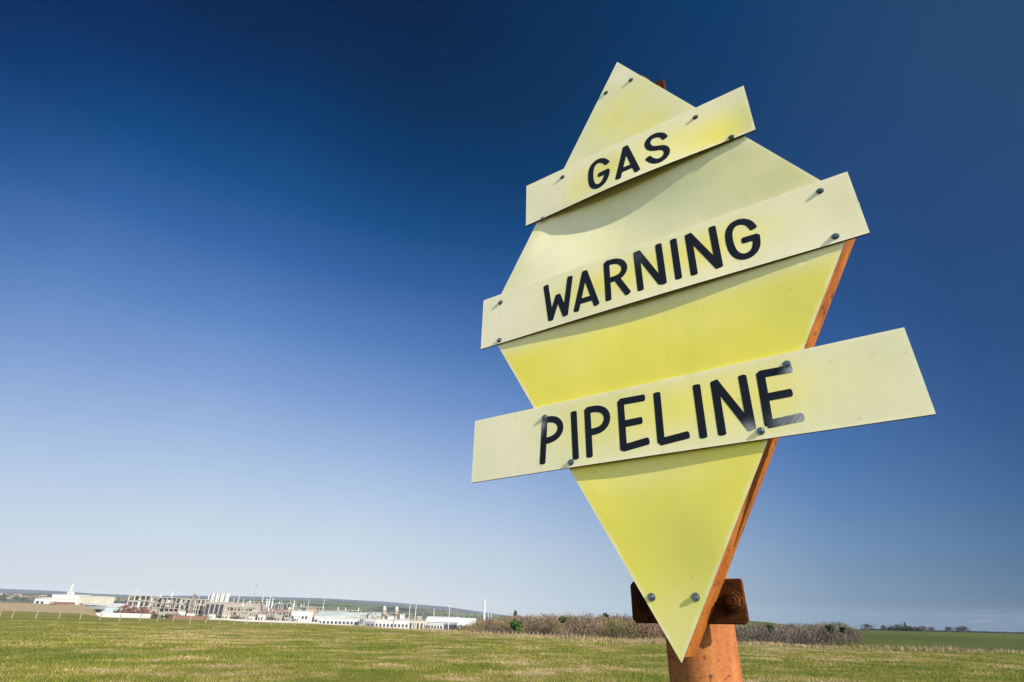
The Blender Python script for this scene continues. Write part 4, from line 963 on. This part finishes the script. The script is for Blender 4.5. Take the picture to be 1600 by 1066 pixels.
evergreen('smaller green tree with pale trunk in the middle of the wood', 880, 964, 972, 13, 112, (.055, .075, .025), 900)
evergreen('dark evergreen sticking up near the top of the wood, left of the sign', 946, 959, 968, 6, 150, (.035, .06, .02), 500)
evergreen('small conifer tip above the left skyline of the wood', 805.5, 956, 964, 3.4, 185, (.05, .05, .035), 300, True)
evergreen('dark green evergreen clump near the right end of the wood', 1296, 976, 989, 13, 112, (.04, .06, .022), 900)
evergreen('narrow dark green evergreen at the right end of the wood', 1316, 979, 990, 8, 110, (.022, .05, .015), 800)
evergreen('dark evergreen just right of the rusty post', 1203, 977, 988, 9, 120, (.06, .06, .03), 600)
def bare_tree(label, px, ytop, wp, Y, col=(.11, .085, .075), n=1500, group='bare trees on the right skyline'):
    p = at(px, ytop, Y); g = tz(p[0], Y); h = p[2] - g; w = wp * Y / 955
    o = empty('bare_tree', (p[0], Y, g), 0, label, 'tree', group)
    b = MB(); b.cyl((0, 0, -.5), (0, 0, h * .45), h * .03, h * .02, 8)
    for k in range(7):
        t = 2 * math.pi * k / 7 + rs.uniform(-.3, .3); b.cyl((0, 0, h * rs.uniform(.2, .42)), (math.cos(t) * w * .33, math.sin(t) * w * .33, h * rs.uniform(.6, .88)), h * .014, h * .004, 6)
    b.build('trunk', BARK, o)
    v = np.concatenate([twig_crown(0, 0, h * .12, h * .88, w, n, rs, .1, .014), twig_mass(0, 0, h * .1, h * .85, w, n, rs)])
    tri_obj('crown', v, np.tile(np.array(col), (len(v), 1)), M_TWIG, o); return o
for px, yt, wp, lab in ((1353, 975.5, 16, 'wide bare tree, first right of the wood on the skyline'), (1380, 978.5, 7, 'small bare tree standing alone on the skyline'), (1404, 976.5, 13, 'round dark bare tree beside the tall conifer'), (1420, 979, 9, 'bare bush on the right of the tall conifer'),
                        (1441, 978.5, 10, 'reddish bare tree in the middle of the right skyline'), (1454, 981, 8, 'low bare bush right of the reddish bare tree'), (1480, 980.5, 10, 'flat topped bare tree left of the last pair'), (1495, 981.5, 9, 'left of the last pair of bare trees'), (1505, 979.5, 11, 'rightmost, rounder bare tree of the skyline')):
    bare_tree(lab, px, yt - 2.2, wp * 1.15, 560, (.055, .04, .033) if px != 1441 else (.11, .065, .05))
evergreen('tall narrow dark conifer on the right skyline', 1413, 972, 988, 5.5, 560, (.012, .022, .014), 700, True, 'conifer')
def hedge(label, pts, Y, hm, col, step=1.2, n=16, name='hedge'):
    V, C = [], []; ox = at(pts[0][0], 985, Y)[0]; oz = tz(ox, Y); o = empty(name, (ox, Y, oz), 0, label, 'hedge')
    x0, x1 = pts; X = np.arange(at(x0[0], 985, Y)[0], at(x1[0], 985, Y)[0], step * Y / 955)
    for x in X:
        z = tz(x, Y); v = leaf_crown(x - ox, 0, z - oz + hm * .4, step * Y / 955, hm * .6, n, rs, hm * .22); V.append(v); C.append(np.tile(np.array(col) * rs.uniform(.7, 1.3), (n, 1)))
    tri_obj('foliage', V, C, M_LEAF, o); return o
hedge('dark clipped hedge along the right skyline under the bare trees', ((1345, 0), (1620, 0)), 575, 1.5, (.035, .035, .022))
hedge('short dark hedge around the foot of the tall conifer', ((1388, 0), (1436, 0)), 540, 3.0, (.035, .035, .022), 1.0, 22)
wall_line('dry_stone_bank', 'short cream wall in the green field at the right end of the wood', [(1318, 993.2, 190), (1346, 992.4, 190)], 3, W_CREAM)
# far wooded strips and hedges on the slopes to the left
V, C = [], []
def scatter(n, x0, x1, f0, f1, size, cols, k=14, sq=1.0):
    for _ in range(n):
        px = rs.uniform(x0, x1); a, b = f0(px), f1(px); py = a + (b - a) * rs.random(); p = hit(px, py, 250, 2390)
        s = size * rs.uniform(.6, 1.4) * p[1] / 955
        v = leaf_crown(p[0], p[1], p[2] + s * .5, s * 1.3, s * .8, k, rs, s * .22); V.append(v)
        C.append(np.tile(np.array(cols[rs.integers(len(cols))]) * rs.uniform(.75, 1.25), (k, 1)))
DK = [(.07, .06, .045), (.05, .055, .03), (.10, .075, .06), (.045, .05, .03)]
scatter(420, -60, 235, lambda x: 931.5 + .035 * x, lambda x: 940 + .035 * x, 3.2, DK)
scatter(160, 180, 262, lambda x: 946, lambda x: 956, 4.0, [(.16, .08, .06), (.12, .07, .05), (.10, .075, .05)])
scatter(60, 78, 130, lambda x: 941, lambda x: 946, 3.0, [(.14, .07, .055)])
scatter(260, 400, 745, lambda x: 947 + .055 * (x - 400), lambda x: 951 + .055 * (x - 400), 3.0, DK + [(.14, .09, .07)])
scatter(60, 470, 745, lambda x: 942 + .055 * (x - 470), lambda x: 946 + .055 * (x - 470), 2.2, DK)
scatter(70, 330, 480, lambda x: 958, lambda x: 962 + (x - 330) * .03, 2.6, [(.20, .13, .08), (.13, .11, .05)])
scatter(50, 715, 760, lambda x: 972, lambda x: 983, 6.0, [(.14, .11, .06), (.11, .09, .05)])
for x0, x1, ya, yb, Y, cl in ((180, 236, 948, 954, 440, [(.13, .06, .045), (.10, .055, .04), (.085, .06, .04)]), (236, 330, 958, 962, 520, [(.10, .06, .045), (.08, .07, .03)]),
                              (340, 460, 960, 965, 530, [(.13, .085, .05), (.08, .075, .03)]), (560, 660, 965, 969, 530, [(.07, .07, .03), (.10, .08, .05)]), (715, 752, 976, 984, 250, [(.12, .085, .045), (.09, .07, .04)])):
    for _ in range(int((x1 - x0) * .55)):
        px = rs.uniform(x0, x1); p = at(px, ya, Y + rs.uniform(-12, 12)); z = tz(p[0], p[1]); hb = at(px, rs.uniform(ya, yb), p[1])[2] - z
        v = leaf_crown(p[0], p[1], z + hb * .5, hb * .7, hb * .62, 40, rs, hb * .12); V.append(v); C.append(np.tile(np.array(cl[rs.integers(len(cl))]) * rs.uniform(.7, 1.3), (40, 1)))
tag(tri_obj('distant_woodland', V, C, M_LEAF), 'dark distant woods and bushes around the town and the terminal', 'woodland', kind='stuff')

# ------------------------------------------------------------ haze
hz = MB().box(-5700, 5700, -5700, 5700, -40, 152).build('haze', None)
m = bpy.data.materials.new('haze_air'); m.use_nodes = True; nt = m.node_tree; nt.nodes.clear()
v = nt.nodes.new('ShaderNodeVolumePrincipled'); v.inputs['Density'].default_value = HAZE; v.inputs['Color'].default_value = (.62, .80, 1.0, 1); v.inputs['Anisotropy'].default_value = 0.0
oo = nt.nodes.new('ShaderNodeOutputMaterial'); nt.links.new(v.outputs[0], oo.inputs['Volume'])
hz.data.materials.clear(); hz.data.materials.append(m); tag(hz, 'pale blue haze over the far hills', 'haze', kind='stuff')
